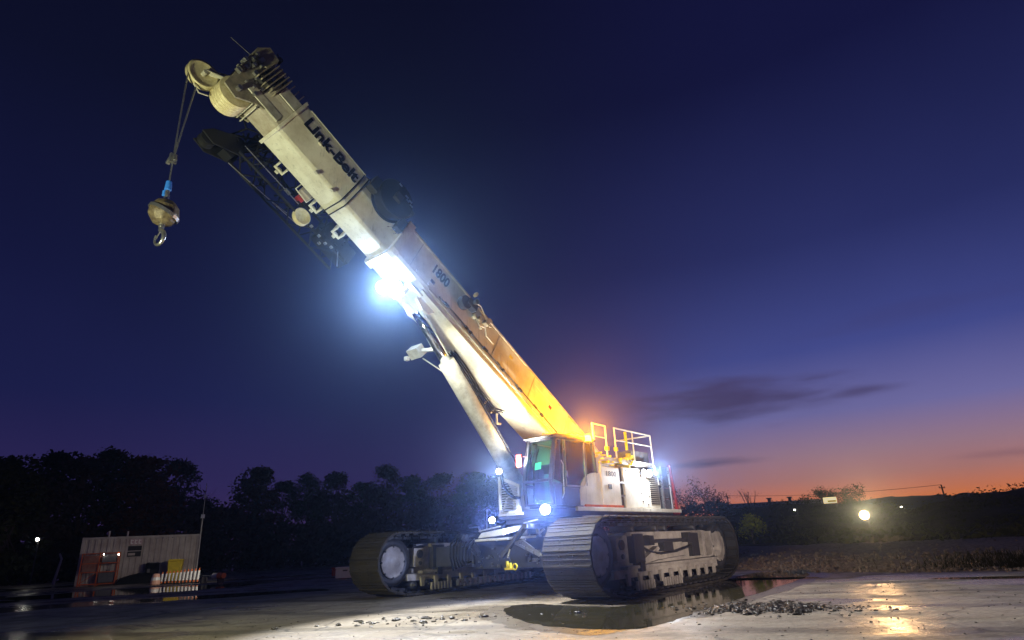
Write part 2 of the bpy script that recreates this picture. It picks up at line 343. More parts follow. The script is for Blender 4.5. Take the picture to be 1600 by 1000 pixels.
    bs = nd('ShaderNodeMath'); bs.operation = 'MULTIPLY_ADD'; lk(noise(2.2, 8, (1, 1, 1), 0, .72), bs.inputs[0]); bs.inputs[1].default_value = 2.0; lk(fine, bs.inputs[2])
    inv = rng(puddle, 0, 1, .45, .10)
    bn = nd('ShaderNodeBump'); bn.inputs['Distance'].default_value = .035; lk(inv, bn.inputs['Strength']); lk(bs.outputs[0], bn.inputs['Height']); lk(bn.outputs[0], b.inputs['Normal'])
    return m
M['ground'] = ground_mat()
M['gravel'] = mat('gravel', (.20, .17, .15), .7, base2=(.07, .06, .055), nscale=9, bump=1, bscale=8)
M['earth'] = mat('dark_earth', (.045, .04, .028), .95, base2=(.02, .022, .012), nscale=.6, bump=.8, bscale=3, spec=.1)
M['ridge'] = mat('far_ridge', (.03, .035, .05), .95, base2=(.05, .045, .05), nscale=.05, spec=.05)
g = MB(); n = 24; S = 1500
g.add([(-S, -S, 0), (S, -S, 0), (S, S, 0), (-S, S, 0)], [(0, 1, 2, 3)])
structure(g.build('ground', 'ground'))
def hash2(i, j): 
    r = math.sin(i * 127.1 + j * 311.7) * 43758.5453; return r - math.floor(r)
def vnoise(x, y):
    i, j = math.floor(x), math.floor(y); fx, fy = x - i, y - j; fx = fx * fx * (3 - 2 * fx); fy = fy * fy * (3 - 2 * fy)
    return (hash2(i, j) * (1 - fx) + hash2(i + 1, j) * fx) * (1 - fy) + (hash2(i, j + 1) * (1 - fx) + hash2(i + 1, j + 1) * fx) * fy
def fbm(x, y, o=4):
    s = 0; a = .5
    for k in range(o): s += a * vnoise(x, y); x *= 2.03; y *= 2.03; a *= .5
    return s
def sstep(a, b, x):
    t = min(1, max(0, (x - a) / (b - a))); return t * t * (3 - 2 * t)
def lerp(tb, x):
    if x <= tb[0][0]: return tb[0][1]
    for (a, p), (b, q) in zip(tb, tb[1:]):
        if x <= b: return p + (q - p) * (x - a) / (b - a)
    return tb[-1][1]
def polar_sheet(name, m, azs, rs, hf):
    g = MB(); vs = []; 
    for a in azs:
        for r in rs(a):
            x, y = math.sin(R_(a)) * r, math.cos(R_(a)) * r; vs.append((x, y, hf(a, r)))
    k = len(rs(azs[0])); fs = [(i * k + j, i * k + j + 1, (i + 1) * k + j + 1, (i + 1) * k + j) for i in range(len(azs) - 1) for j in range(k - 1)]
    g.add(vs, [f[::-1] for f in fs]); return structure(g.build(name, m, smooth=True))
# standing water; the outlined sheet also draws the near track's shadow
def pool(cx, cy, rx, ry, rot, seed):
    vs = [(cx, cy, .004)]; n_ = 90
    for i in range(n_):
        a = 2 * PI * i / n_; k_ = .72 + .5 * fbm(2 + 1.6 * math.cos(a) + seed, 2 + 1.6 * math.sin(a)) ; x = rx * k_ * math.cos(a); y = ry * k_ * math.sin(a)
        vs.append((cx + x * math.cos(rot) - y * math.sin(rot), cy + x * math.sin(rot) + y * math.cos(rot), .004))
    g = MB(); g.add(vs, [(0, 1 + i, 1 + (i + 1) % n_) for i in range(n_)]); return structure(g.build('puddle_and_shadow_water', 'water'))
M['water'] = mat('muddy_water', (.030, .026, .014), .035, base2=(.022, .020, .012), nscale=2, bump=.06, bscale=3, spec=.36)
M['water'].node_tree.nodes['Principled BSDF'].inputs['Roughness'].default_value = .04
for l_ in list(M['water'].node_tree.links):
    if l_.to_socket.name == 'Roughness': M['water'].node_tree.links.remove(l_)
POOL_SHADOW = [(-0.38, 11.6), (-0.16, 10.25), (0.23, 9.32), (0.78, 8.7), (1.28, 8.52), (1.75, 8.85), (2.68, 10.22), (4.27, 12.53), (6.96, 16.46), (7.57, 18.41), (6.85, 19.25), (5.7, 17.74), (3.4, 13.8), (1.99, 11.78), (1.5, 11.44), (0.87, 11.77), (0.22, 12.61), (-0.26, 12.47)]  # puddle at the front; the right arm is shaped as the track's cast shadow
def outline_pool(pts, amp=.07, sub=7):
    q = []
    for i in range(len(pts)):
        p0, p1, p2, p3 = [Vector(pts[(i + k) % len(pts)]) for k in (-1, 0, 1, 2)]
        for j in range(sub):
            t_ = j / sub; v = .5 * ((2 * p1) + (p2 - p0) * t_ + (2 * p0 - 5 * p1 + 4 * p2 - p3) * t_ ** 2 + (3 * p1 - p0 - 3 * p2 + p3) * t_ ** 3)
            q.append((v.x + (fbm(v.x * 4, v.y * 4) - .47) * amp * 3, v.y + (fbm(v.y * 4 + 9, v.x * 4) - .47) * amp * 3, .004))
    g = MB(); g.add(q, [tuple(range(len(q)))]); o = g.build('puddle_and_shadow_water', 'water')
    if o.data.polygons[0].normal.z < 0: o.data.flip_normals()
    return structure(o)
for o_ in [outline_pool(POOL_SHADOW)]: pass
_c = (sum(p[0] for p in POOL_SHADOW) / len(POOL_SHADOW), sum(p[1] for p in POOL_SHADOW) / len(POOL_SHADOW))
M['damp'] = mat('damp_mud_margin', (.07, .058, .042), .28, base2=(.11, .09, .065), nscale=6, bump=.5, bscale=14)
wet = outline_pool([(_c[0] + (x - _c[0]) * 1.06 + (.22 if x > _c[0] else -.22), _c[1] + (y - _c[1]) * 1.03 - .12) for x, y in POOL_SHADOW], .16); wet.name = 'damp_mud'; wet.data.materials[0] = M['damp']; wet.location.z = -.002
pool(-16.0, 27.5, 4.6, 3.4, .1, 5); pool(-9.5, 20.5, 3.4, 1.1, .2, 9); pool(5.4, 16.6, 1.8, .5, -.4, 3); pool(9.6, 13.4, 1.3, .35, -.5, 6)
pool(-22.5, 22, 5, 2.2, .3, 12)
# gravel verge at the yard's right edge
def edge_r(a): return lerp([(8, 34), (14, 26), (18, 22.2), (22, 19.6), (30, 18.6), (37, 18.6), (48, 18), (60, 18)], a)
azs = [8 + i * .35 for i in range(150)]
GW = 11
def gr_h(a, r):
    e = edge_r(a) + (fbm(a * 2, 3) - .5) * .5; u = r - e
    x, y = math.sin(R_(a)) * r, math.cos(R_(a)) * r
    h = (.22 * sstep(0, 2.2, u) + .30 * sstep(1.5, 9, u)) * sstep(8, 16, a) + (fbm(x * 2.2, y * 2.2) - .45) * .16 * sstep(0, .8, u)
    return max(h, 0.004) if u > 0.05 else -.03
polar_sheet('gravel_verge', 'gravel', azs, lambda a: [edge_r(a) - .8 + GW * i / 46 for i in range(47)], gr_h)
# dark rising ground behind it and the far ridge
def crest(a): return lerp([(6, .8), (12, 2.0), (17, 4.3), (20, 5.2), (26, 5.0), (28.5, 4.4), (31, 2.9), (34, 3.6), (38, 3.9), (50, 4.6), (60, 5)], a)
def crest_r(a): return lerp([(6, 110), (17, 124), (26, 122), (29, 110), (33, 94), (38, 88), (60, 80)], a)
def hill_h(a, r):
    e = edge_r(a) + 8; c = crest_r(a); x, y = math.sin(R_(a)) * r, math.cos(R_(a)) * r
    h = .42 + (crest(a) - .42) * sstep(e, c, r) ** 1.3
    if r > c: h -= (r - c) * .06
    return h * sstep(4, 12, a) + (fbm(x * .25, y * .25) - .45) * (.35 + .012 * r) - .15 * (1 - sstep(e, e + 2, r))
polar_sheet('hill', 'earth', [4 + i * .5 for i in range(116)], lambda a: [edge_r(a) + 8 + (crest_r(a) + 20 - edge_r(a) - 8) * (i / 50) ** 1.5 for i in range(51)], hill_h)
rt = [(15, 4), (24, 9), (27, 11.5), (29.5, 12.4), (32.5, 11.6), (35.5, 11.6), (38, 12.0), (41, 11.5), (55, 14), (70, 9)]
polar_sheet('far_ridge', 'ridge', [15 + i * .25 for i in range(210)], lambda a: [240, 265, 290, 310], lambda a, r: (lerp(rt, a) + (fbm(a * 1.3, 2.2) - .5) * 1.8) * (.15 if r == 240 else .65 if r == 265 else 1 if r == 290 else .4))

# ------------------------------------------------------------------ crane frame: u forward, v to its left (towards the camera), w up
A = 0.668992
crane = thing('crawler_crane', 'large cream telescopic crawler crane with raised boom and lit work lamps', 'crane', (0.72649, 16.7444, 0), math.atan2(-math.cos(A), -math.sin(A)))
EL = R_(31.5)
BS = Vector((math.cos(EL), 0, math.sin(EL))); BT = Vector((-math.sin(EL), 0, math.cos(EL))); BV = Vector((0, 1, 0))
BB = Vector((-1.61, 0, 4.27)) - BT * .5
def bp(s, t, v): return BB + BS * s + BT * t + BV * v
def uwv(u, w_, v): return (u, v, w_)

# ---- tracks
def hull_path():
    fc, rc, r = (2.96, .80), (-2.96, .80), .70
    pts = []
    th0 = math.asin(0)  # front circle from its bottom tangent to the top
    for i in range(21): a = R_(-62) + (PI / 2 - R_(-62)) * i / 20; pts.append((fc[0] + r * math.cos(a), fc[1] + r * math.sin(a)))
    for i in range(21): a = PI / 2 + (PI / 2 + R_(62)) * i / 20; pts.append((rc[0] + r * math.cos(a), rc[1] + r * math.sin(a)))
    pts += [(-2.75, .035), (-2.3, 0.0), (2.3, 0.0), (2.85, .035)]
    return pts
def resample(pts, n):
    P = [Vector(p) for p in pts] + [Vector(pts[0])]; ln = [(P[i + 1] - P[i]).length for i in range(len(P) - 1)]; tot = sum(ln); out = []
    for k in range(n):
        d_ = tot * k / n; i = 0
        while d_ > ln[i]: d_ -= ln[i]; i += 1
        q = P[i].lerp(P[i + 1], d_ / ln[i]); out.append(q)
    return out, tot / n
NSH = 58
pp, pitch = resample(hull_path(), NSH)
def make_track():
    tr = bpy.data.objects.new('crawler_track', None); col.objects.link(tr); tr.parent = crane
    b = MB(); bo = MB(); ch = MB(); gd = MB()
    for k in range(NSH):
        p, q = pp[k], pp[(k + 1) % NSH]; c2 = (p + q) / 2; D = (q - p).normalized(); nrm = Vector((D.y, -D.x))
        X = Vector((D.x, 0, D.y)); Z = Vector((nrm.x, 0, nrm.y)); c = Vector((c2.x, 0, c2.y)) - Z * .03
        jit = random.uniform(-.004, .004)
        b.obox(c + Z * jit, X, (0, 1, 0), Z, pitch * .475, .54, .025)
        b.obox(c + Z * .032 - X * pitch * .36, X, (0, 1, 0), Z, .018, .525, .014)
        for dx_ in (0.02, .34): b.obox(c + Z * .029 + X * pitch * dx_, X, (0, 1, 0), Z, .009, .525, .009)
        for sv in (-1, 1):
            ch.obox(c - Z * .085, X, (0, 1, 0), Z, pitch * .44, .035, .058).v[-8:]
            o = len(ch.v) - 8
            for i in range(8): x = ch.v[o + i]; ch.v[o + i] = (x[0], x[1] + sv * .15, x[2])
            for dx in (-.25, .25):
                bo.cyl(c + X * pitch * dx + Vector((0, sv * .15, 0)) + Z * .02, c + X * pitch * dx + Vector((0, sv * .15, 0)) + Z * .042, .016, n=6)
                bo.cyl(c + X * pitch * dx + Vector((0, sv * .15 + .09 * sv, 0)) - Z * .07, c + X * pitch * dx + Vector((0, sv * .15 + .04 * sv, 0)) - Z * .07, .018, n=6)
        gd.obox(c - Z * .05, X, (0, 1, 0), Z, pitch * .25, .50, .015)
    b.add(bo.v, bo.f); b.build('track_shoes', 'track', tr, bevel=.004)
    ch.build('track_chain', 'dark', tr); gd.build('shoe_ribs', 'dark', tr)
    # front idler, rear sprocket
    for u, nm in ((2.96, 'idler_wheel'), (-2.96, 'drive_sprocket')):
        m = MB()
        m.lathe((u, 0, .80), (0, 1, 0), [(0.001, -.30), (.12, -.30), (.14, -.24), (.33, -.20), (.42, -.27), (.55, -.27), (.56, -.12), (.56, .12), (.55, .27), (.42, .27), (.33, .20), (.14, .24), (.12, .30), (.001, .30)], 36)
        for sv in (-1, 1):
            for k in range(8):
                a = 2 * PI * k / 8; m.cyl((u + .36 * math.cos(a), sv * .20, .80 + .36 * math.sin(a)), (u + .36 * math.cos(a), sv * .29, .80 + .36 * math.sin(a)), .03, n=6)
        if nm == 'drive_sprocket':
            for k in range(18):
                a = 2 * PI * k / 18; m.obox((u + .585 * math.cos(a), 0, .80 + .585 * math.sin(a)), (math.cos(a), 0, math.sin(a)), (0, 1, 0), (-math.sin(a), 0, math.cos(a)), .035, .05, .03)
        wh = m.build(nm, 'dark', tr, smooth=True)
        for sv in (-1, 1):
            m = MB(); m.lathe((u, 0, .80), (0, sv, 0), [(.37, .255), (.37, .285), (.34, .285), (.28, .262), (.16, .30), (.15, .33), (.06, .34), (.001, .34)], 32)
            m.build('hub_disc', 'frame', wh, smooth=True)
    f = MB()
    f.prism([(2.30, .50), (2.30, .62), (1.95, .70), (1.9, 1.14), (1.2, 1.20), (-2.2, 1.20), (-2.75, 1.14), (-2.9, .95), (-2.9, .62), (-2.35, .52)], -.22, .22, uwv)
    f.prism([(2.55, .34), (2.55, .50), (-2.55, .50), (-2.55, .34)], -.34, .34, uwv)
    f.build('track_frame', 'frame', tr, bevel=.015)
    br = MB(); dk = MB()
    for sv in (-1, 1):
        y0, y1 = (.223, .30) if sv > 0 else (-.30, -.223)
        def bx(a, b_, c, d_, e, f_, tgt): tgt.box(a, b_, sorted((e * sv, f_ * sv))[0], sorted((e * sv, f_ * sv))[1], c, d_)
        # top plate lip, end plates, ledge, diagonal gussets
        bx(1.75, 1.15, 1.12, 1.20, .223, .34, br); bx(1.95, 2.30, .66, 1.10, .10, .30, br)
        bx(-2.45, 2.1, .50, .56, .223, .40, br); bx(-2.3, -1.55, .58, .62, .223, .36, br)
        bx(-2.9, -2.6, .80, 1.12, .225, .31, br); bx(-2.88, -2.55, .58, .70, .225, .33, br)
        bx(-1.95, -1.80, .58, 1.16, .223, .35, br); bx(-2.35, -2.25, .60, 1.17, .223, .37, br)
        br.prism([(1.55, .58), (1.2, .58), (.55, .84), (.62, .90)], y0, y1 + (.06 if sv > 0 else 0), uwv)
        br.prism([(.4, .62), (.9, .58), (-.6, .58), (-.9, .66)], y0, y1, uwv)
        # hydraulic motor, valve blocks, pin bosses, hoses in the recess
        bx(1.30, 1.72, .60, 1.16, .223, .38, dk); bx(1.42, 1.60, .44, .62, .24, .43, dk)
        bx(-.85, .95, .96, 1.03, .223, .36, dk); bx(.85, 1.05, .92, 1.12, .223, .40, dk); bx(-1.05, -.9, .94, 1.16, .223, .40, dk)
        bx(-1.62, -1.2, .62, 1.14, .223, .33, dk); bx(-.1, .35, .78, .98, .223, .37, dk)
        dk.cyl((2.12, sv * .29, .96), (2.12, sv * .34, .96), .10, n=18); dk.cyl((2.1, sv * .29, .74), (2.1, sv * .33, .74), .05, n=12)
        for uu in (-2.05, -2.12): 
            for ww in (.68, .82, .96, 1.08): dk.cyl((uu, sv * .22, ww), (uu, sv * .27, ww), .035, n=8)
        dk.tube([(1.3, sv * .34, .9), (1.0, sv * .36, .80), (.5, sv * .34, .74), (-.3, sv * .34, .76), (-1.2, sv * .33, .86)], .022, 6)
        # roller brackets and guard teeth
        for k in range(10):
            u = 2.08 - k * .475
            br.prism([(u + .075, .42), (u - .075, .42), (u - .045, .20), (u + .045, .20)], *sorted((sv * .345, sv * .40)), uwv)
        for k in range(15):
            u = 1.75 - k * .115 if k < 7 else 1.35 - k * .115
            bx(u, u + .05, .10, .27, .36, .42, br)
    br.build('frame_brackets', 'frame', tr, bevel=.006); dk.build('hydraulic_fittings', 'dark', tr, bevel=.006)
    ro = MB()
    for k in range(11):
        u = 2.32 - k * .465
        ro.cyl((u, -.33, .235), (u, .33, .235), .11, n=16); ro.cyl((u, -.38, .235), (u, .38, .235), .05, n=10)
    ro.build('track_rollers', 'dark', tr, smooth=True)
    cr_ = MB()
    for u in (.42, -.02, -1.6, 1.5):
        cr_.cyl((u, -.26, 1.28), (u, .26, 1.28), .075, n=14); cr_.box(u - .05, u + .05, -.28, -.24, 1.2, 1.32); cr_.box(u - .05, u + .05, .24, .28, 1.2, 1.32)
    cr_.build('carrier_rollers', 'dark', tr, smooth=True)
    return tr
t1 = make_track(); t2 = copy_tree(t1, crane)
t1.location = (0, 2.937, 0); t2.location = (0, -2.937, 0)

# ---- carbody between the tracks
cb = MB()
cb.prism([(1.55, .55), (1.55, 1.22), (1.15, 1.30), (-1.15, 1.30), (-1.55, 1.22), (-1.55, .55)], -1.25, 1.25, uwv)
for u in (1.05, -1.6):
    cb.box(u, u + .55, -2.72, -1.25, .62, 1.10); cb.box(u, u + .55, 1.25, 2.72, .62, 1.10)
carb = cb.build('carbody', 'cabp', crane, bevel=.02)
pl_ = MB()
pl_.hexa([(1.6, -.62, 1.20), (2.35, -.50, 1.17), (2.35, .50, 1.17), (1.6, .75, 1.20), (1.6, -.62, 1.25), (2.35, -.50, 1.22), (2.35, .50, 1.22), (1.6, .75, 1.25)])
pl_.hexa([(1.7, -.45, 1.26), (2.3, -.46, 1.24), (2.3, .34, 1.28), (1.7, .45, 1.40), (1.7, -.40, 1.42), (2.25, -.38, 1.36), (2.25, .28, 1.42), (1.7, .40, 1.50)])
pl_.bar((2.25, -.45, 1.40), (2.38, .32, 1.47), .04, .025)
pl_.build('front_step_plate', 'white', carb, bevel=.015)
jb = MB()
jb.bar((2.30, 1.0, 1.46), (2.40, .36, .82), .13, .09); jb.bar((2.45, 1.02, 1.40), (2.48, .62, .98), .03, .03)
jb.bar((1.9, 1.05, 1.42), (2.5, 1.12, 1.44), .12, .10)
jb.build('carbody_jack', 'cabp', carb, bevel=.01)
ja = MB()
ja.bar((2.4, .95, 1.12), (2.45, 1.45, .84), .03, .09); ja.bar((2.4, .75, 1.10), (2.45, 1.42, .84), .03, .05); ja.bar((2.4, .75, 1.10), (2.4, 1.05, 1.17), .03, .05)
ja.bar((2.5, 1.1, 1.5), (2.35, 1.38, 1.56), .06, .02); ja.bar((2.3, 1.35, 1.26), (2.3, 1.5, 1.36), .03, .03)
ja.ball((2.47, 1.5, .84), .03, 8, 6); ja.cyl((2.5, .68, .98), (2.52, .62, .80), .018, n=8)
ja.build('jack_linkage', 'steel', carb)
yl = MB()
yl.box(2.5, 2.56, .55, .76, .56, .60); yl.box(2.5, 2.56, .60, .64, .60, .74); yl.box(2.5, 2.56, .68, .71, .60, .70)
yl.lathe((2.53, .82, .62), (1, 0, 0), [(.05, -.01), (.07, -.01), (.07, .01), (.05, .01), (.05, -.01)], 12)
yl.build('tow_hook', 'yellow', carb, label='small yellow hook hanging under the front of the crane')
hs = MB()
for k in range(7):
    y = -1.15 + k * .10; z = 1.25 - .02 * k
    hs.tube([(1.7, y, z + .1), (2.1, y - .12, z + .12), (2.3, y - .18, z - .1), (2.2, y - .30, z - .4), (1.9, y - .5, .55 + .03 * k)], .022, 6)
hs.tube([(2.3, .62, 1.1), (2.45, .58, .9), (2.5, .66, .72)], .02, 6)
for k in range(4): hs.tube([(1.75, 1.2 + .06 * k, 1.4), (2.1, 1.5 + .05 * k, 1.2), (2.0, 1.7 + .05 * k, .9)], .018, 6)
hs.build('hydraulic_hoses', 'black', carb)
ft = MB()
random.seed(3)
for k in range(46):
    y = random.uniform(-1.3, 1.6); z = random.uniform(.55, 1.35); u = 1.56 + random.uniform(0, .08)
    s_ = random.uniform(.02, .06); ft.box(u, u + s_, y, y + s_ * random.uniform(.6, 2.5), z, z + s_ * random.uniform(.5, 2))
for k in range(16):
    ft.box(1.0 - k * .2, 1.09 - k * .2, -2.35, -2.25, .14, .30); 
for y in (-1.05, -.95): ft.bar((1.7, y, .9), (2.25, y + .08, 1.3), .06, .12)
ft.bar((1.6, -1.35, 1.52), (1.7, -.95, 1.52), .04, .03); ft.bar((1.7, -.95, 1.52), (1.9, -.72, 1.40), .04, .03)
ft.bar((2.0, -.42, 1.45), (2.0, -.40, 1.85), .02, .02); ft.ball((2.0, -.40, 1.87), .03, 8, 6)
ft.build('valves_and_fittings', 'steel', carb)

# ---- turntable, deck and counterweight
tt = MB(); tt.cyl((0, 0, 1.30), (0, 0, 1.60), 1.15, n=40); tt.cyl((0, 0, 1.42), (0, 0, 1.50), 1.25, n=40)
tt.build('slewing_ring', 'dark', crane, smooth=True)
dk = MB(); dk.box(-4.30, 2.05, .02, 1.58, 1.62, 1.80); dk.box(-4.30, -.8, -1.6, .02, 1.62, 1.80); dk.box(-3.9, 1.9, .1, 1.3, 1.52, 1.62)
deck = dk.build('deck', 'cabp', crane, bevel=.015)
dr = MB(); dr.box(-4.42, 1.15, 1.583, 1.66, 1.74, 1.83); dr.box(-1.2, -.1, 1.583, 1.64, 1.60, 1.66); dr.box(.0, .9, 1.583, 1.72, 1.58, 1.63)
dr.build('deck_edges', 'white', deck, bevel=.008)
cw = bpy.data.objects.new('counterweight', None); col.objects.link(cw); cw.parent = crane
for k in range(4):
    c = MB(); c.box(-4.15, -3.42, -1.6, 1.5, 1.84 + k * .31, 2.12 + k * .31); c.box(-4.16, -3.9, -1.2, 1.2, 2.12 + k * .31, 2.15 + k * .31)
    c.build('counterweight_slab', 'grey', cw, bevel=.02)
pr = MB()
for u in (-3.55, -4.05): pr.cyl((u, 1.56, 1.83), (u, 1.56, 3.05), .03, n=10)
pr.box(-3.52, -3.47, 1.52, 1.60, 1.83, 2.95)
pr.build('pillar_rods', 'steel', cw)
rp = MB(); rp.bar((-4.32, 1.58, 1.83), (-4.14, 1.58, 3.12), .08, .07, (0, 1, 0)); rp.box(-4.42, -4.0, 1.45, 1.6, 1.66, 1.74)
rp.build('red_pillar', 'red', cw)

# ---- engine house
eh = MB(); eh.box(-3.30, -.05, .62, 1.52, 1.80, 2.86); eh.box(-3.30, -.9, -1.55, -.62, 1.80, 2.86)
house = eh.build('engine_house', 'cabp', crane, bevel=.01)
pa = MB(); pa.box(-1.02, -.18, 1.523, 1.60, 1.88, 2.84); pa.build('door_panel', 'white', house, bevel=.02)
pb = MB(); pb.box(-3.22, -1.24, 1.523, 1.60, 1.84, 2.88); pbo = pb.build('side_panel', 'white', house, bevel=.02)
gr = MB()
for k in range(15):
    z = 1.95 + k * .055; gr.box(-3.16, -2.66, 1.603, 1.612, z, z + .03)
gr.build('louvre_grille', 'decal', house)
bt = MB()
for u, z in ((-2.05, 2.5), (-2.15, 2.22), (-2.2, 2.0), (-2.6, 2.42), (-2.6, 2.15), (-2.5, 1.92), (-1.4, 2.78), (-1.5, 2.8)): bt.box(u, u + .045, 1.603, 1.612, z, z + .035)
bt.box(-.55, -.40, 1.603, 1.625, 2.28, 2.40); bt.build('door_latches', 'decal', house)
st_ = MB()
for z in (2.12, 2.45): st_.box(-1.24, -1.02, 1.50, 1.60, z, z + .04)
st_.build('ladder_rungs', 'steel', house)
# white curved fender behind the cab
fd = MB(); pts = [(-.04, 1.86), (.98, 1.86)] + [(-.04 + 1.02 * math.cos(R_(a)) ** .75, 1.86 + .80 * math.sin(R_(a)) ** .75) for a in range(8, 90, 8)] + [(-.04, 2.66)]
fd.prism(pts, 1.50, 1.62, uwv); fd.box(-.12, -.04, 1.50, 1.64, 1.84, 2.95)
fd.build('curved_fender', 'white', house, bevel=.01)
fr_ = MB(); fr_.box(-1.0, .8, 1.58, 1.655, 1.835, 1.885); fr_.build('red_marker_strip', 'orange', house)
tb = MB(); tb.box(-3.2, .05, 1.30, 1.56, 2.98, 3.10); tb.box(-1.0, -.1, 1.2, 1.5, 2.87, 2.98); tb.box(-.1, .1, 1.45, 1.6, 2.5, 3.1)
tb.build('top_ledge', 'white2', house, bevel=.01)
cl_ = MB(); random.seed(5)
for k in range(26):
    u = random.uniform(-1.9, .1); z = random.uniform(2.88, 3.16); s_ = random.uniform(.02, .06); cl_.box(u, u + s_, 1.35 + random.uniform(0, .18), 1.60 + random.uniform(0, .05), z, z + s_)
cl_.cyl((-1.9, 1.45, 3.1), (-1.9, 1.45, 3.30), .07, n=14); cl_.cyl((-2.1, 1.40, 3.1), (-2.1, 1.40, 3.26), .08, n=14)
cl_.build('roof_fittings', 'yellow', house)
ms_ = MB()
ms_.box(-3.15, -2.2, .9, 1.40, 2.88, 3.42)
for k in range(12): ms_.box(-3.15 + k * .08, -3.13 + k * .08, 1.401, 1.42, 2.9, 3.42)
ms_.build('radiator_screen', 'grey', house)
# handrails
def rail(us, z0, zt, y=1.58):
    m = MB(); u0, u1 = us
    m.tube([(u0, y, z0), (u0, y, zt), (u1, y, zt), (u1, y, z0)], .022, 8); m.cyl((u0, y, (z0 + zt) / 2 + .08), (u1, y, (z0 + zt) / 2 + .08), .017, n=8)
    return m
rail((.08, -.55), 3.10, 3.90).build('handrail', 'white', house)
m = rail((-1.02, -3.10), 3.10, 3.90); m.cyl((-2.0, 1.58, 3.1), (-2.0, 1.58, 3.9), .02, n=8); m.cyl((-3.1, 1.58, 3.05), (-3.3, 1.58, 2.5), .022, n=8)
m.tube([(-3.10, 1.58, 3.9), (-3.10, .4, 3.9), (-3.10, .4, 3.1)], .022, 8); m.build('handrail', 'white', house)
m = MB(); m.box(-.62, -.50, 1.54, 1.62, 3.26, 3.36); m.box(-1.07, -.97, 1.54, 1.62, 3.28, 3.38); m.box(-1.66, -1.60, 1.54, 1.6, 3.36, 3.86); m.build('rail_brackets', 'yellow', house)

# ---- operator's cab
cab = bpy.data.objects.new('operator_cab', None); col.objects.link(cab); cab.parent = crane
y0, y1 = .80, 1.62
c = MB()
def post(a, b_, y, wd=.07, th=.07): c.bar((a[0], y, a[1]), (b_[0], y, b_[1]), th, wd, (0, 1, 0))
for y in (y0 + .035, y1 - .035):
    post((2.02, 1.86), (2.06, 2.40), y); post((2.06, 2.38), (1.80, 3.38), y, .10, .08); post((1.84, 3.37), (.22, 3.41), y, .10)
    post((.20, 3.40), (.12, 2.64), y, .09); post((.62, 2.30), (.58, 3.38), y, .07); post((1.62, 1.86), (1.55, 3.36), y, .09)
    post((2.06, 2.32), (.60, 2.26), y, .05)
for a in ((2.02, 1.88), (2.06, 2.40), (1.80, 3.36), (.2, 3.38)): c.box(a[0] - .04, a[0] + .04, y0 + .07, y1 - .07, a[1] - .03, a[1] + .03)
c.build('cab_frame', 'cabp', cab, bevel=.012)
c = MB(); c.prism([(1.98, 3.40), (1.80, 3.46), (.30, 3.50), (.08, 3.44), (.10, 3.41), (1.95, 3.375)], y0 - .02, y1 + .03, uwv); roof = c.build('cab_roof', 'cabp', cab, bevel=.01)
c = MB(); c.box(1.70, 1.98, y1 - .02, y1 + .012, 1.86, 2.28); c.box(.98, 1.58, y1 - .02, y1 + .012, 1.86, 2.24); c.box(.3, 1.9, y0 + .02, y1 - .04, 1.82, 1.88); c.box(.10, .16, y0, y1 - .05, 1.86, 2.7)
c.build('lower_door_panel', 'cabp', cab, bevel=.01)
def pane(poly, a, b_, fn, nm): g_ = MB(); g_.prism(poly, a, b_, fn); return g_.build(nm, 'glass', cab)
pane([(1.50, 2.30), (1.46, 3.32), (.64, 3.34), (.68, 2.38), (.78, 2.30)], y1 - .02, y1 - .012, uwv, 'side_window')
pane([(.54, 2.42), (.53, 3.34), (.26, 3.35), (.20, 2.66)], y1 - .02, y1 - .012, uwv, 'quarter_window')
pane([(1.98, 2.42), (1.76, 3.33), (1.62, 3.33), (1.68, 2.36)], y1 - .02, y1 - .012, uwv, 'corner_window')
pane([(2.085, 2.44), (1.835, 3.34), (1.828, 3.338), (2.078, 2.438)], y0 + .07, y1 - .07, uwv, 'windscreen')
pane([(2.05, 1.92), (2.085, 2.36), (2.078, 2.36), (2.043, 1.92)], y0 + .07, y1 - .07, uwv, 'lower_windscreen')
pane([(1.9, 2.42), (1.70, 3.3), (.3, 3.3), (.2, 2.5)], y0 + .01, y0 + .018, uwv, 'far_window')
c = MB()
for k in range(9):
    a0, a1 = PI + PI / 2 * k / 8, PI + PI / 2 * (k + 1) / 8
    c.bar((.82 + .14 * math.cos(a0) * 1, y1 + .004, 2.44 + .14 * math.sin(a0)), (.82 + .14 * math.cos(a1), y1 + .004, 2.44 + .14 * math.sin(a1)), .02, .02, (0, 1, 0))
c.bar((.68, y1 + .004, 2.44), (.64, y1 + .004, 3.34), .02, .02, (0, 1, 0)); c.bar((.82, y1 + .004, 2.30), (1.5, y1 + .004, 2.28), .02, .02, (0, 1, 0)); c.bar((1.5, y1 + .004, 2.28), (1.46, y1 + .004, 3.34), .03, .02, (0, 1, 0))
c.build('window_trim', 'white2', cab)
c = MB(); c.tube([(2.09, 1.25, 2.40), (2.06, 1.05, 2.75), (1.98, 1.12, 3.05)], .012, 6); c.bar((2.0, 1.05, 2.65), (1.93, 1.22, 3.15), .012, .02); c.build('wiper', 'black', cab)
c = MB(); c.box(.20, .24, .84, 1.56, 1.9, 3.3); c.box(.24, 1.75, .84, .86, 1.9, 3.3); c.box(.24, 1.7, .84, 1.56, 3.33, 3.36); c.build('cab_lining', mat('cab_lining', (.07, .10, .08), .7), cab)
c = MB(); c.box(.5, 1.05, 1.0, 1.4, 2.15, 2.28); c.prism([(.5, 2.28), (.62, 2.28), (.52, 2.95), (.40, 2.95)], 1.0, 1.4, uwv); c.box(.42, .5, 1.08, 1.32, 2.95, 3.12); c.box(.6, .95, 1.1, 1.3, 1.88, 2.15); c.build('operator_seat', 'black', cab, bevel=.03)
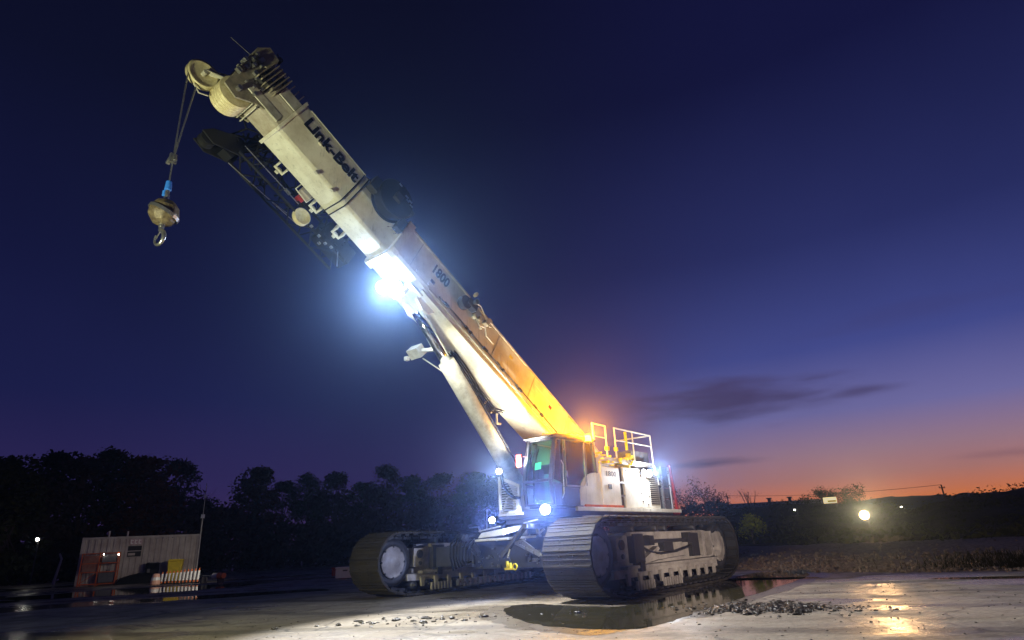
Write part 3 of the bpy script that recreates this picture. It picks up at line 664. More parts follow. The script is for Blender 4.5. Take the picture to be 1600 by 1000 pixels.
c = MB(); c.box(1.5, 1.7, .86, 1.0, 2.0, 2.72); c.box(1.45, 1.52, .88, 1.2, 2.6, 2.82); c.box(.9, 1.4, 1.42, 1.52, 2.0, 2.45); c.tube([(1.35, 1.45, 2.45), (1.40, 1.45, 2.62)], .02, 6); c.build('control_console', 'dark', cab, bevel=.01)
c = MB(); c.obox((1.72, 1.0, 2.78), (1, -.3, .2), (.3, 1, 0), (-.2, 0, 1), .008, .11, .08); c.obox((1.2, .84, 2.95), (1, 0, 0), (0, 1, 0), (0, 0, 1), .10, .008, .07); c.build('display_screen', 'screen', cab)
lamp_light('cab_green_light', cab, (1.15, 1.25, 2.85), (-1, .3, -.1), 32, (.35, 1, .55), 'POINT', size=.08)  # added green light tinting the cab interior, apart from the screens
c = MB(); c.tube([(1.95, .84, 3.0), (2.05, .70, 3.02), (2.05, .70, 2.9)], .012, 6); c.obox((2.05, .70, 2.92), (1, .2, 0), (-.2, 1, 0), (0, 0, 1), .02, .07, .14); c.build('mirror', 'red', cab, bevel=.01)
c = MB(); c.tube([(1.72, y1 + .02, 2.0), (1.72, y1 + .07, 2.1), (1.68, y1 + .07, 2.75), (1.68, y1 + .02, 2.85)], .012, 6); c.box(1.46, 1.50, y1, y1 + .03, 2.45, 2.62); c.build('grab_handle', 'steel', cab)
c = MB(); c.tube([(1.5, 1.0, 3.47), (1.45, 1.0, 3.58), (1.1, 1.1, 3.60), (1.05, 1.1, 3.48)], .012, 6); c.tube([(1.3, 1.4, 3.47), (.9, 1.5, 3.58), (.5, 1.5, 3.52)], .012, 6); c.build('roof_rails', 'yellow', roof)
bc = MB(); bc.cyl((.50, 1.68, 3.34), (.50, 1.68, 3.38), .07, n=14); bc.bar((.50, 1.55, 3.44), (.50, 1.68, 3.35), .04, .02); bc.build('beacon_base', 'black', roof)
bl = MB(); bl.lathe((.50, 1.68, 3.38), (0, 0, 1), [(.085, 0), (.085, .10), (.065, .15), (.001, .165)], 20); bl = bl.build('beacon', 'amberlens', roof, label='lit amber beacon on the cab roof')
lamp_light('beacon_light', bl, (.50, 1.66, 3.66), (0, 0, 1), 600, (1, .42, .008), 'POINT', size=.09)

lamp_light('beacon_glare', bl, (.62, 1.80, 3.46), (13.0, 8.2, -1.2), 20000, (1, .20, .0), 'SPOT', 17, .9, .06)
# ---- work lamps (housing + lit face + its own light)
BLUEW = (.55, .66, 1.0)
def work_lamp(pos, direction, power, parent, size=.10, angle=150, color=BLUEW, label=None, wide=1.0, bm='SPOT'):
    D = Vector(direction).normalized(); Y = Vector((0, 0, 1)).cross(D).normalized(); Z = D.cross(Y); p = Vector(pos)
    h = MB(); n_ = 2 if wide > 1.2 else 1
    for k in range(n_):
        q_ = p + Y * size * (2.1 * k - 1.05 * (n_ - 1)); h.cyl(q_ - D * size * .8, q_, size * .7, size * 1.08, n=20)
    h.bar(p - D * size * .6 - Y * size * n_, p - D * size * .6 + Y * size * n_, size * .3, size * .3)
    o = h.build('work_lamp', 'black', parent)
    if label: o['label'] = label
    for k in range(n_):
        q_ = p + Y * size * (2.1 * k - 1.05 * (n_ - 1)); f = MB(); f.cyl(q_ + D * .002, q_ + D * .012, size, n=24); lo = f.build('lamp_lens', 'lamp', o)
    lamp_light('work_lamp_light', lo, p + D * .12, D, power, color, bm, angle, .4, size=size * .6)
    return o

lamp_light('house_lamp_glare', house, (-2.37, 1.86, 2.76), (.80, .60, -.03), 13000, (.62, .70, 1.0), 'SPOT', 24, .8, .06)
# ---- boom
def sect(s0, s1, prof, extra=0):
    m = MB(); m.prism(prof, s0, s1, lambda v, t, s: bp(s, t, v)); return m
def mirror(pr): return pr + [(-v, t) for v, t in reversed(pr)]
P_base = mirror([(.30, .07), (.44, .07), (.44, -.80), (.41, -.88), (.34, -.95), (.10, -.965)])
P_2 = mirror([(.28, .03), (.415, .03), (.42, -.37), (.40, -.45), (.315, -.86), (.27, -.925), (.10, -.94)])
P_3 = mirror([(.25, -.02), (.365, -.02), (.37, -.36), (.345, -.44), (.27, -.80), (.22, -.86), (.1, -.87)])
boom = bpy.data.objects.new('boom', None); col.objects.link(boom); boom.parent = crane
b1 = sect(-1.6, 7.86, P_base).build('base_section', 'white', boom, bevel=.012)
m = sect(7.70, 7.90, mirror([(.3, .13), (.49, .13), (.49, -.82), (.44, -.92), (.36, -1.0), (.1, -1.01)])); m.build('section_collar', 'white', b1, bevel=.01)
m = MB()
m.prism([(-1.5, .03), (6.72, .03), (6.72, 0), (6.60, -.02), (-1.5, -.02)], -.43, .43, lambda s, t, v: bp(s, t - .985 + .0, v)); 
m.build('bottom_plate', 'white', b1)
m = MB()
for sv in (-1, 1):
    a, b_ = sorted((sv * .442, sv * .462)); m.box(-1.5, 6.62, -.86, -.80, a, b_, fn=lambda s, t, v: bp(s, t, v)); m.box(-1.5, 7.7, .02, .065, a, b_, fn=lambda s, t, v: bp(s, t, v))
m.build('edge_ribs', 'white2', b1)
m = MB(); m.prism([(6.95, .07), (7.15, .07), (7.02, .22)], .30, .33, lambda s, t, v: bp(s, t, v)); m.prism([(1.4, .07), (1.5, .07), (1.46, .17)], .36, .38, lambda s, t, v: bp(s, t, v)); m.box(4.6, 4.72, .07, .16, .3, .42, fn=bp); m.build('top_lugs', 'white2', b1)
m = MB(); random.seed(11)
for s_ in (6.0, 5.95, 5.2, 5.05, 3.9, 3.7, 3.1, 2.9, 2.2, 4.4, 4.5, 1.9): 
    m.box(s_, s_ + random.uniform(.05, .16), -.78 + random.uniform(-.02, .03), -.73, .443, .50, fn=bp)
m.tube([bp(6.3, -.76, .47), bp(5.6, -.745, .48), bp(4.6, -.76, .475), bp(3.2, -.745, .48), bp(1.2, -.76, .475)], .014, 6)
m.build('side_pipes', 'dark', b1)
m = MB()
for s_ in (.9, 2.6, 4.2, 7.3): m.box(s_, s_ + .025, -.80, .06, .441, .449, fn=bp)
m.build('weld_seams', 'white2', b1)
for s_, t_, nm, mt_ in ((3.55, -.25, 'warning_decal', 'yellow'), (1.65, -.35, 'warning_decal', 'red'), (6.55, -.62, 'warning_decal', 'decal')):
    m = MB(); m.box(s_, s_ + .13, t_, t_ + .09, .4415, .4435, fn=bp); m.build(nm, mt_, b1)
m = MB(); m.box(1.6, 2.5, -.20, -.185, .4415, .4440, fn=bp); m.build('pin_stripe', 'reflector', b1)
m = MB()
for k in range(16): m.cyl(bp(.8 + k * .42, -.72, .44), bp(.8 + k * .42, -.72, .455), .02, n=6)
m.build('rivet_row', 'white2', b1)
# side hydraulic reel and fittings
m = MB(); m.cyl(bp(5.65, -.30, .442), bp(5.65, -.30, .60), .17, n=20); m.box(5.30, 5.62, -.28, -.10, .45, .62, fn=bp); m.cyl(bp(5.45, -.12, .5), bp(5.45, -.12, .72), .07, n=12); m.build('hydraulic_motor', 'cabp', b1, bevel=.008)
m = MB()
for s_, t_, q in ((5.15, -.35, .09), (4.98, -.30, .11), (4.75, -.22, .12), (4.85, -.42, .07), (5.3, -.05, .06), (4.62, -.12, .05)): m.box(s_, s_ + q, t_, t_ + q * 1.1, .443, .443 + q, fn=bp)
m.tube([bp(5.25, -.3, .53), bp(5.0, -.45, .55), bp(4.8, -.33, .54), bp(4.65, -.45, .50), bp(4.3, -.4, .46)], .016, 6); m.tube([bp(5.5, -.1, .6), bp(5.2, .02, .56), bp(4.9, -.1, .54), bp(4.7, -.1, .5)], .016, 6)
m.box(5.52, 5.58, .0, .10, .60, .70, fn=bp)
m.build('valve_cluster', 'white2', b1)
b2 = sect(7.80, 11.10, P_2).build('second_section', 'white', boom, bevel=.03)
m = sect(11.06, 11.13, mirror([(.28, .055), (.445, .055), (.445, -.38), (.42, -.47), (.345, -.90), (.30, -.965), (.1, -.975)])); m.build('section_collar', 'white', b2, bevel=.008)
m = MB()
for s_ in (9.17, 9.30): m.prism([(.425, .04), (.425, -.375), (.32, -.885), (.27, -.935), (-.27, -.935), (-.27, -.955), (.285, -.955), (.335, -.89), (.44, -.375), (.44, .04)][::-1], s_, s_ + .025, lambda v, t, s: bp(s, t, v))
m.build('hose_straps', 'decal', b2)
m = MB()
for s_, t_ in ((10.35, -.42), (9.55, -.95), (9.05, -.05), (10.0, -.95)): m.box(s_, s_ + .07, t_ - .02, t_ + .03, .3 if t_ < -.8 else .40, .36 if t_ < -.8 else .45, fn=bp)
m.tube([bp(10.95, .01, .43), bp(10.2, -.0, .44), bp(9.3, .0, .44)], .010, 6)
m.build('hose_clamps', 'white2', b2)
b3 = sect(11.0, 11.72, P_3).build('third_section', 'inner', boom, bevel=.02)
m = MB(); m.box(11.14, 11.55, -.34, -.06, .371, .40, fn=bp); m.box(11.2, 11.95, -.82, -.62, .27, .32, fn=bp); m.build('wear_plates', 'white2', b3, bevel=.008)
# lettering
def letters(txt, name, parent, height, fn, length, thick=.004, weight=.012):
    cu = bpy.data.curves.new('lettering', 'FONT'); cu.body = txt; cu.size = 1; cu.extrude = .5; cu.offset = weight; cu.resolution_u = 3
    to = bpy.data.objects.new('lettering', cu); col.objects.link(to)
    dg = bpy.context.evaluated_depsgraph_get(); me = bpy.data.meshes.new_from_object(to.evaluated_get(dg)); bpy.data.objects.remove(to)
    xs = [v.co.x for v in me.vertices]; ys = [v.co.y for v in me.vertices]; x0, x1, yy0, yy1 = min(xs), max(xs), min(ys), max(ys)
    for v in me.vertices: v.co = fn((v.co.x - x0) / (x1 - x0) * length, (v.co.y - yy0) / (yy1 - yy0) * height, (v.co.z + .5) * thick)
    me.materials.clear(); me.materials.append(M['decal']); o = bpy.data.objects.new(name, me); col.objects.link(o); o.parent = parent
    return o
letters('Link-Belt', 'boom_lettering', b2, .30, lambda x, y, z: bp(10.86 - x, -.415 + y, .4205 + z), 1.50, weight=.040)
letters('1800', 'boom_number', b1, .29, lambda x, y, z: bp(6.76 - x, -.38 + y, .4425 + z), 0.54, weight=.03)
letters('1800', 'house_number', house, .13, lambda x, y, z: Vector((-.36 - x, 1.602 + z, 2.60 + y)), .50, weight=.012)

M['head'] = mat('grimy_head_paint', (.26, .23, .17), .5, base2=(.10, .085, .06), nscale=7)
# boom head: fins, cheeks, sheaves
hd = bpy.data.objects.new('boom_head', None); col.objects.link(hd); hd.parent = crane
m = MB()
for k in range(7):
    s_ = 11.10 + k * .125; m.prism([(-.02, .0), (.05, .0), (.03, .0)], 0, .01, lambda a, b_, c_: bp(s_, 0, 0)) if False else None
    m.box(s_, s_ + .025, -.02, .20 + .03 * (k % 2), -.30, .33, fn=bp)
m.build('top_fins', 'white2', hd)
m = MB()
for k in range(6):
    s_ = 11.58 + k * .085; m.box(s_, s_ + .022, -.50, .10, .30, .47, fn=bp)
m.build('side_fins', 'head', hd)
m = MB(); random.seed(12)
for k in range(14):
    s_ = random.uniform(11.6, 12.3); t_ = random.uniform(-.75, .15); m.box(s_, s_ + random.uniform(.03, .12), t_, t_ + random.uniform(.03, .14), .30, .36 + random.uniform(0, .08), fn=bp)
m.build('head_blocks', 'dark', hd)
m = MB()
for k in range(5):
    s_ = 11.60 + k * .085; m.box(s_, s_ + .022, -.98, -.70, -.30, .30, fn=bp)
m.build('lower_fins', 'white2', hd)
m = MB()
for sv in (-1, 1):
    a, b_ = sorted((sv * .26, sv * .30))
    m.prism([(11.5, .02), (12.25, .10), (12.40, -.10), (12.32, -.55), (12.25, -1.15), (11.95, -1.2), (11.65, -.90), (11.5, -.85)], a, b_, lambda s, t, v: bp(s, t, v))
m.build('head_cheek_plates', 'head', hd, bevel=.008)
m = MB(); m.prism([(11.95, .06), (12.02, .36), (12.30, .40), (12.42, .12), (12.38, -.12), (11.95, -.06)], -.28, .32, lambda s, t, v: bp(s, t, v)); m.box(12.05, 12.35, .38, .46, -.1, .12, fn=bp); m.box(11.72, 11.92, .16, .42, -.2, .16, fn=bp); m.build('head_box', 'head', hd, bevel=.01)
m = MB(); m.tube([bp(12.0, .30, .05), bp(12.05, .62, .10), bp(12.15, .66, .12)], .012, 6); m.box(11.98, 12.08, .55, .63, .04, .16, fn=bp); m.tube([bp(12.1, .45, -.2), bp(12.9, .42, -.35)], .006, 5); m.build('wind_gauge', 'dark', hd)
m = MB(); random.seed(21)
for k in range(26):
    s_ = random.uniform(11.75, 12.35); t_ = random.uniform(-.95, -.05); q = random.uniform(.03, .08); v_ = .31 + random.uniform(0, .06)
    m.box(s_, s_ + q, t_, t_ + q * random.uniform(.5, 1.8), v_ - .04, v_ + q * .5, fn=bp)
m.cyl(bp(12.03, -1.02, -.36), bp(12.03, -1.02, .40), .05, n=10); m.cyl(bp(12.2, -.35, -.34), bp(12.2, -.35, .42), .04, n=10)
m.build('pins_and_bolts', 'steel', hd)
m = MB(); pr_ = []
rr, gw = .31, .40
for k in range(5):
    h0 = -.19 + k * .078; pr_ += [(rr, h0), (rr, h0 + .012), (rr - .035, h0 + .039), (rr, h0 + .066)]
pr_ = [(.001, -.20), (rr, -.20)] + pr_ + [(rr, .205), (.001, .205)]
m.lathe(bp(12.02, -1.02, 0.02), BV, pr_, 36); m.build('main_sheave', 'sheave', hd, smooth=True)
m = MB(); m.lathe(bp(12.58, -1.06, -.12), BV, [(.001, -.03), (.22, -.03), (.24, -.055), (.29, -.055), (.25, 0), (.29, .055), (.24, .055), (.22, .03), (.001, .03)], 36)
m.build('nose_sheave', 'sheave', hd, smooth=True)
m = MB()
for v_ in (-.20, -.04): m.bar(bp(12.10, -.62, v_), bp(12.60, -1.02, v_), .025, .13, BV); m.bar(bp(12.20, -.50, v_), bp(12.62, -.98, v_), .02, .03, BV)
m.cyl(bp(12.58, -1.06, -.24), bp(12.58, -1.06, .02), .045, n=12); m.tube([bp(12.55, -1.35, -.12), bp(12.38, -1.42, -.12), bp(12.25, -1.30, -.12)], .015, 6)
m.build('nose_arms', 'white2', hd, bevel=.006)

# work flood under the boom at the base-section tip, its bracket, the cylinder's head lug
m = MB()
for sv in (-.22, .22): m.prism([(6.05, -.98), (6.75, -.98), (6.62, -1.12), (6.38, -1.22), (6.2, -1.18)], sv - .04, sv + .04, lambda s, t, v: bp(s, t, v))
m.box(6.6, 7.05, -1.06, -.99, -.36, .36, fn=bp); m.box(6.9, 7.0, -1.25, -1.0, -.2, .2, fn=bp)
lug = m.build('cylinder_lug', 'white', b1, bevel=.015)
fl = work_lamp(bp(7.22, -1.24, -.04), (.62, .70, -.66), 300, b1, .14, 165, (.55, .72, 1.0), label='large blinding work lamp under the boom', wide=1.5, bm='POINT')
FLP = bp(7.22, -1.24, -.04) + Vector((.62, .70, -.66)).normalized() * .12
CRW = Matrix.Rotation(-math.atan2(-math.cos(A), -math.sin(A)), 3, 'Z')
lamp_light('work_lamp_beam', fl, FLP, CRW @ Vector((2.2, 8.2, 0)) - CRW @ Vector((.72649, 16.7444, 0)) - FLP, 9500, (.95, .97, 1.0), 'SPOT', 96, .35, .05)
lamp_light('work_lamp_glare', fl, FLP, (11.0, 9.9, -4.5), 10000, (.34, .52, 1.0), 'SPOT', 50, .8, .1)

# lift cylinder
cyl = bpy.data.objects.new('lift_cylinder', None); col.objects.link(cyl); cyl.parent = crane
p_top, p_mid, p_bot = bp(6.35, -1.15, 0), bp(5.03, -1.53, 0), Vector((1.05, 0, 2.25))
ax = (p_bot - p_top).normalized()
p_mid = p_top + ax * ((p_mid - p_top).dot(ax))
MB().cyl(p_top, p_mid, .135, n=28).build('cylinder_rod', 'chrome', cyl, smooth=True)
m = MB(); m.cyl(p_mid, p_bot, .205, n=32);  m.build('cylinder_barrel', 'white2', cyl, smooth=True)
q = ax.cross(BV).normalized()
m = MB(); m.tube([p_mid + ax * .3 + BV * .2 - q * .1, p_mid + ax * 1.6 + BV * .22 - q * .12, p_mid + ax * 3.2 + BV * .22 - q * .12], .018, 6); m.tube([p_mid + ax * .2 - BV * .08 - q * .22, p_bot - ax * .4 - BV * .08 - q * .22], .012, 6); m.build('cylinder_pipes', 'dark', cyl)
# stowage bracket on the cylinder's far side
m = MB(); m.obox(p_mid - ax * .55 + Vector((0, -.62, -.10)), ax, BV, q, .13, .18, .12); m.box(0, .1, 0, .1, 0, .1, fn=lambda a, b_, c_: p_mid - ax * .5 + Vector((a + .08, b_ - .9, c_ - .25)))
m.cyl(p_mid - ax * .35 + Vector((0, -.55, -.1)), p_mid + ax * .25 + Vector((0, -.1, -.1)), .018, n=6); m.bar(p_mid - ax * .5 + Vector((0, -.5, -.05)), p_mid - ax * .35, .1, .08)
m.build('stow_bracket', 'white2', cyl, bevel=.01)
# hoses slung below the boom's far side
m = MB(); random.seed(9)
for k in range(9):
    a, v_ = random.uniform(-.04, .04), -.46 + k * .045
    m.tube([bp(4.9 + a, -1.0, v_), bp(4.3, -1.12 + a, v_ + .03), bp(3.7 + a, -1.2, v_ - .03), bp(3.1, -1.34 + a, v_ + .04), bp(2.7, -1.12 + a, v_)], .016, 6)
m.build('hose_bundle', 'black', b1)
m = MB()
for k in range(6): s_ = 2.8 + k * .33; m.bar(bp(s_, -1.0, -.35), bp(s_ + .12, -1.32, -.32), .02, .03)
m.tube([bp(2.75, -1.2, -.3), bp(2.62, -1.42, -.3), bp(2.5, -1.34, -.3)], .03, 6)
m.build('hose_hangers', 'white2', b1)

# hose reel on the boom's upper side
rl = bpy.data.objects.new('hose_reel', None); col.objects.link(rl); rl.parent = crane
m = MB(); C0 = bp(8.55, -.05, .60)
m.lathe(C0, BV, [(.10, -.17), (.44, -.17), (.46, -.15), (.44, -.13), (.30, -.13), (.30, .13), (.44, .13), (.46, .15), (.44, .17), (.10, .17), (.001, .17)], 36); m.build('reel_drum', 'black', rl, smooth=True)
m = MB()
for r_ in (.33, .37, .41):
    m.lathe(C0, BV, [(r_, -.11), (r_ + .02, -.07), (r_, -.03), (r_ + .02, .02), (r_, .06), (r_ + .02, .10), (r_ - .03, .11)], 32)
m.build('coiled_hose', 'black', rl, smooth=True)
m = MB(); m.box(8.0, 8.95, .05, .14, .45, .72, fn=bp); m.box(8.9, 9.15, -.25, .10, .44, .62, fn=bp); m.box(7.95, 8.15, -.45, -.1, .44, .6, fn=bp); m.box(8.45, 8.65, -.15, .05, .77, .86, fn=bp)
m.build('reel_brackets', 'dark', rl, bevel=.01)
m = MB()
for s_, t_ in ((8.35, .20), (8.28, .14), (8.22, .19), (8.15, .12), (8.62, .30)): m.box(s_, s_ + .09, t_, t_ + .04, .62, .78, fn=bp)
for k in range(3): m.tube([bp(8.25 - .1 * k, -.55, .45), bp(8.1 - .1 * k, -.35, .5), bp(8.0, -.2, .55)], .01, 5)
m.build('reel_fittings', 'steel', rl)

# stowed lattice jib along the boom's far side
jb = bpy.data.objects.new('stowed_jib', None); col.objects.link(jb); jb.parent = crane
def J(s, t, v): return bp(s, t, v)
m = MB(); ch4 = [(-.62, -.45), (-1.12, -.45), (-1.12, -1.22), (-.62, -1.22)]
tip = (-.86, -1.25)
for v_, t_ in ch4: m.cyl(J(8.2, t_, v_), J(11.2, t_ * .9 + tip[1] * .1, v_ * .9 + tip[0] * .1), .03, n=8)
nb = 9
for k in range(nb):
    s0, s1 = 8.2 + 3 * k / nb, 8.2 + 3 * (k + 1) / nb
    for i in range(4):
        a, b_ = ch4[i], ch4[(i + 1) % 4]
        if k % 2: a, b_ = b_, a
        m.cyl(J(s0, a[1], a[0]), J(s1, b_[1], b_[0]), .016, n=6)
random.seed(14)
for k in range(34):
    a_ = random.uniform(8.3, 11.1); b_ = random.uniform(-1.15, -.5); v_ = random.uniform(-1.05, -.65); m.bar(J(a_, b_, v_), J(a_ + random.uniform(-.25, .25), b_ + random.uniform(-.3, .3), v_ + random.uniform(-.3, .3)), .03, .04)
m.build('lattice', 'black', jb)
m = MB()
for v_ in (-1.08, -.70):
    m.prism([(11.15, -.85), (11.1, -1.22), (11.6, -1.52), (11.90, -1.48), (11.80, -1.25), (11.45, -.95)], v_ - .015, v_ + .015, lambda s, t, v: J(s, t, v))
    m.bar(J(11.0, -.45, v_), J(11.55, -1.05, v_), .05, .04); m.bar(J(11.0, -.45, v_), J(11.2, -.95, v_), .05, .04); m.bar(J(11.15, -1.25, v_), J(11.35, -.65, v_), .04, .04)
m.lathe(J(11.72, -1.38, -.89), BV, [(.05, -.1), (.17, -.1), (.15, 0), (.17, .1), (.05, .1)], 20)
m.box(10.95, 11.25, -.62, -.50, -1.05, -.68, fn=J); m.box(11.2, 11.42, -1.38, -1.12, -1.0, -.75, fn=J)
random.seed(8)
for k in range(16):
    a_, b_ = random.uniform(10.7, 11.6), random.uniform(-1.25, -.5); m.bar(J(a_, b_, -.95), J(a_ + random.uniform(-.2, .25), b_ + random.uniform(-.25, .25), -.65), .03, .04)
m.tube([J(11.2, -.5, -.6), J(11.45, -.75, -.55), J(11.6, -.6, -.6), J(11.9, -.8, -.7)], .02, 6)
m.build('jib_head_parts', 'black', jb, bevel=.01)
m = MB(); random.seed(4)
for k in range(22):
    s_ = random.uniform(8.2, 9.7); q_ = random.uniform(.05, .14); m.box(s_, s_ + q_ * 1.5, -1.25 + random.random() * .5, -1.15 + random.random() * .5, -.75 + random.random() * .1, -.60, fn=J)
m.box(8.1, 9.0, -1.15, -.75, -1.0, -.62, fn=J); m.build('jib_foot_parts', 'black', jb, bevel=.01)
m = MB(); m.cyl(J(11.22, -1.05, -.60), J(9.72, -1.05, -.60), .011, n=6); m.cyl(J(11.17, -1.33, -1.0), J(9.36, -1.12, -1.0), .010, n=6); m.cyl(J(10.3, -1.22, -1.02), J(9.7, -1.10, -1.02), .007, n=6); m.box(9.98, 10.12, -1.075, -1.03, -.62, -.57, fn=J)
m.build('pendant_rods', 'steel', jb)
m = MB(); m.lathe(J(9.50, -1.22, -.62), BV, [(.001, -.03), (.14, -.03), (.17, -.05), (.19, -.05), (.17, 0), (.19, .05), (.17, .05), (.14, .03), (.001, .03)], 26); m.build('jib_sheave', 'sheave', jb, smooth=True)
m = MB(); m.box(9.70, 9.86, -.98, -.86, -.66, -.52, fn=J); m.build('red_box', 'red', jb, bevel=.01)
m = MB()
for s_, v_, t_ in ((10.35, -.44, -.80), (9.33, -.44, -.82), (8.62, -.44, -.85)):
    m.box(s_, s_ + .04, t_ - .08, t_ + .14, v_ - .10, v_ + .08, fn=bp); m.box(s_ + .20, s_ + .24, t_ - .08, t_ + .14, v_ - .10, v_ + .08, fn=bp); m.box(s_, s_ + .24, t_ - .10, t_ - .06, v_ - .12, v_ - .06, fn=bp); m.box(s_ + .08, s_ + .16, t_ - .14, t_ + .0, v_ - .16, v_ - .1, fn=bp)
m.tube([bp(9.98, -.72, -.38), bp(10.0, -.98, -.42), bp(9.66, -1.02, -.42), bp(9.62, -.74, -.38)], .012, 6)
m.build('jib_hangers', 'white', jb, bevel=.005)
m = MB(); m.box(9.66, 9.92, -.93, -.76, -.52, -.36, fn=bp); m.build('control_box', 'inner', jb, bevel=.01)
m = MB(); m.cyl(bp(8.50, -1.33, -.4), bp(8.50, -1.33, -.4) - Vector((0, 0, .34)), .012, n=6)
for s_, t_ in ((8.75, -1.3), (8.95, -1.28), (8.85, -1.42), (9.2, -1.25), (8.6, -1.25)): m.box(s_, s_ + .06, t_, t_ + .035, -.6, -.54, fn=bp)
m.build('hanging_pin', 'steel', jb)

# boom foot frame, slatted front, front lamps
m = MB()
for sv in (-.5, .5): m.prism([(-3.1, 1.82), (1.3, 1.82), (1.1, 2.2), (.2, 2.6), (-2.2, 3.35), (-2.9, 3.35)], sv - .03, sv + .03, uwv)
m.box(.85, 1.25, -.2, .5, 1.82, 2.2)
m.build('boom_foot_plates', 'white', crane, bevel=.01)
m = MB(); m.box(2.06, 2.12, .08, .14, 1.72, 2.60); m.box(2.06, 2.12, .66, .72, 1.72, 2.35); m.prism([(.08, 2.55), (.14, 2.62), (.72, 2.36), (.72, 2.30)], 2.06, 2.12, lambda a, b_, c_: (c_, a, b_)); m.box(2.05, 2.14, .08, .76, 1.70, 1.76)
sl = m.build('front_guard', 'white', crane, bevel=.008)
m = MB()
for k in range(15):
    z = 1.79 + k * .054; m.hexa([(2.06, .14, z), (2.12, .14, z - .02), (2.12, .66, z - .02), (2.06, .66, z), (2.06, .14, z + .012), (2.12, .14, z - .008), (2.12, .66, z - .008), (2.06, .66, z + .012)]) if z < 2.36 else m.box(2.07, 2.11, .14, .66 - (z - 2.36) * 2.3, z, z + .012)
m.build('guard_slats', 'white2', sl)
m = MB(); m.tube([(2.15, .22, 2.62), (2.2, .30, 2.4), (2.2, .45, 2.2), (2.18, .62, 2.08), (2.12, .74, 2.06)], .035, 8); m.build('guard_hose', 'black', sl, smooth=True)
m = MB(); m.box(2.1, 2.2, .66, .74, 1.78, 2.04); m.box(2.1, 2.3, .5, .74, 1.72, 1.80); m.build('guard_valve', 'white2', sl, bevel=.01)
work_lamp((2.30, .28, 2.70), (.80, .58, 0), 3200, crane, .065, 26, (.75, .8, 1), label='small white lamp beside the lift cylinder foot')
work_lamp((2.35, .06, 1.62), (.80, .58, .06), 2000, crane, .065, 26, (.40, .45, 1.0), label='small blue white lamp low at the crane front')
wl3 = work_lamp((2.22, 1.50, 1.76), (.80, .58, .06), 7500, crane, .105, 26, (.42, .48, 1.0), label='bright blue white lamp below the cab')
lamp_light('work_lamp_down', wl3, (2.42, 1.50, 1.74), (.35, -1.0, -.42), 650, (.45, .55, 1.0), 'SPOT', 110, .6, .06)
lamp_light('work_lamp_spill', wl3, (2.40, 1.56, 1.80), (.35, -.85, 1.0), 200, (1, .97, .75), 'SPOT', 60, .6, .06)
work_lamp((-2.37, 1.70, 2.76), (.25, 1, -.05), 200, house, .10, 165, (.86, .90, 1), label='bright white lamp on the engine house side', wide=1.4, bm='POINT')

lamp_light('boom_underside_fill', crane, (2.20, .70, 2.66), (-.34, .08, 1), 1300, (1, .97, .80), 'SPOT', 92, .9, .06)  # added spot, off the lamp itself, brightening the boom's underside
lamp_light('boom_base_fill', fl, bp(6.9, -1.75, .35), bp(2.6, -.95, .15) - bp(6.9, -1.75, .35), 800, (1, .99, .84), 'SPOT', 42, .9, .06)  # second added spot, below the flood, lighting the base section's underside
# hoist line with its wedge socket (belongs to the crane)
hr = MB()
ropeA = bp(12.86, -1.08, -.12); CR = Matrix.Rotation(-math.atan2(-math.cos(A), -math.sin(A)), 3, 'Z')
LZ = Vector((0, 0, -1)); joint = ropeA + LZ * 2.05; ropeB = bp(12.50, -1.33, -.12)
hr.cyl(ropeA, joint, .013, n=6); hr.cyl(ropeB, joint + Vector((0, .03, .03)), .013, n=6)
hr.cyl(joint, joint + LZ * .52, .012, n=6)
hoist = hr.build('hoist_ropes', 'steel', crane)
m = MB(); m.obox(joint + LZ * .04, (1, 0, 0), (0, 1, 0), (0, 0, 1), .06, .03, .09); m.obox(joint + Vector((.03, -.09, -.06)), (1, 0, 0), (0, 1, .5), (0, -.5, 1), .03, .06, .03); m.cyl(joint + Vector((0, .06, -.0)), joint + Vector((0, .09, -.12)), .03, n=8)
m.build('rope_clamp', 'steel', hoist, bevel=.006)

# ------------------------------------------------------------------ hook ball: hangs on the rope, a thing of its own
ballw = crane.matrix_basis if False else None
rz = math.atan2(-math.cos(A), -math.sin(A)); Mw = Matrix.Translation((0.72649, 16.7444, 0)) @ Matrix.Rotation(rz, 4, 'Z')
top = Mw @ (joint + LZ * .52)
hb = thing('hook_ball', 'rusty faceted hook ball hanging on the hoist rope from the boom tip', 'crane hook', top)
m = MB(); m.cyl((0, 0, .02), (0, 0, -.16), .05, .062, n=10); m.box(-.09, -.03, -.04, .04, -.26, -.15); m.build('rope_sleeve', 'blue', hb, bevel=.01)
m = MB(); m.cyl((0, 0, -.16), (0, 0, -.40), .035, n=10); m.box(-.05, .05, -.02, .02, -.36, -.26); m.build('swivel', 'steel', hb, bevel=.005)
m = MB(); m.lathe((0, 0, -.62), (0, 0, 1), [(.001, .24), (.10, .24), (.17, .20), (.235, .10), (.25, -.05), (.17, -.18), (.10, -.22), (.001, -.23)], 9)
m.build('ball', 'rust', hb, bevel=.02)
m = MB(); m.lathe((0, 0, -.62), (.4, .3, 1), [(.25, -.03), (.268, -.03), (.268, .03), (.25, .03)], 20); m.build('ball_band', 'steel', hb)
m = MB(); hp = [(-.01, -.82), (0, -.90), (.0, -.965)] + [(.115 * math.sin(R_(a)) - .01, -1.10 + .13 * math.cos(R_(a))) for a in range(12, 312, 10)]
vs = []; nn = 12
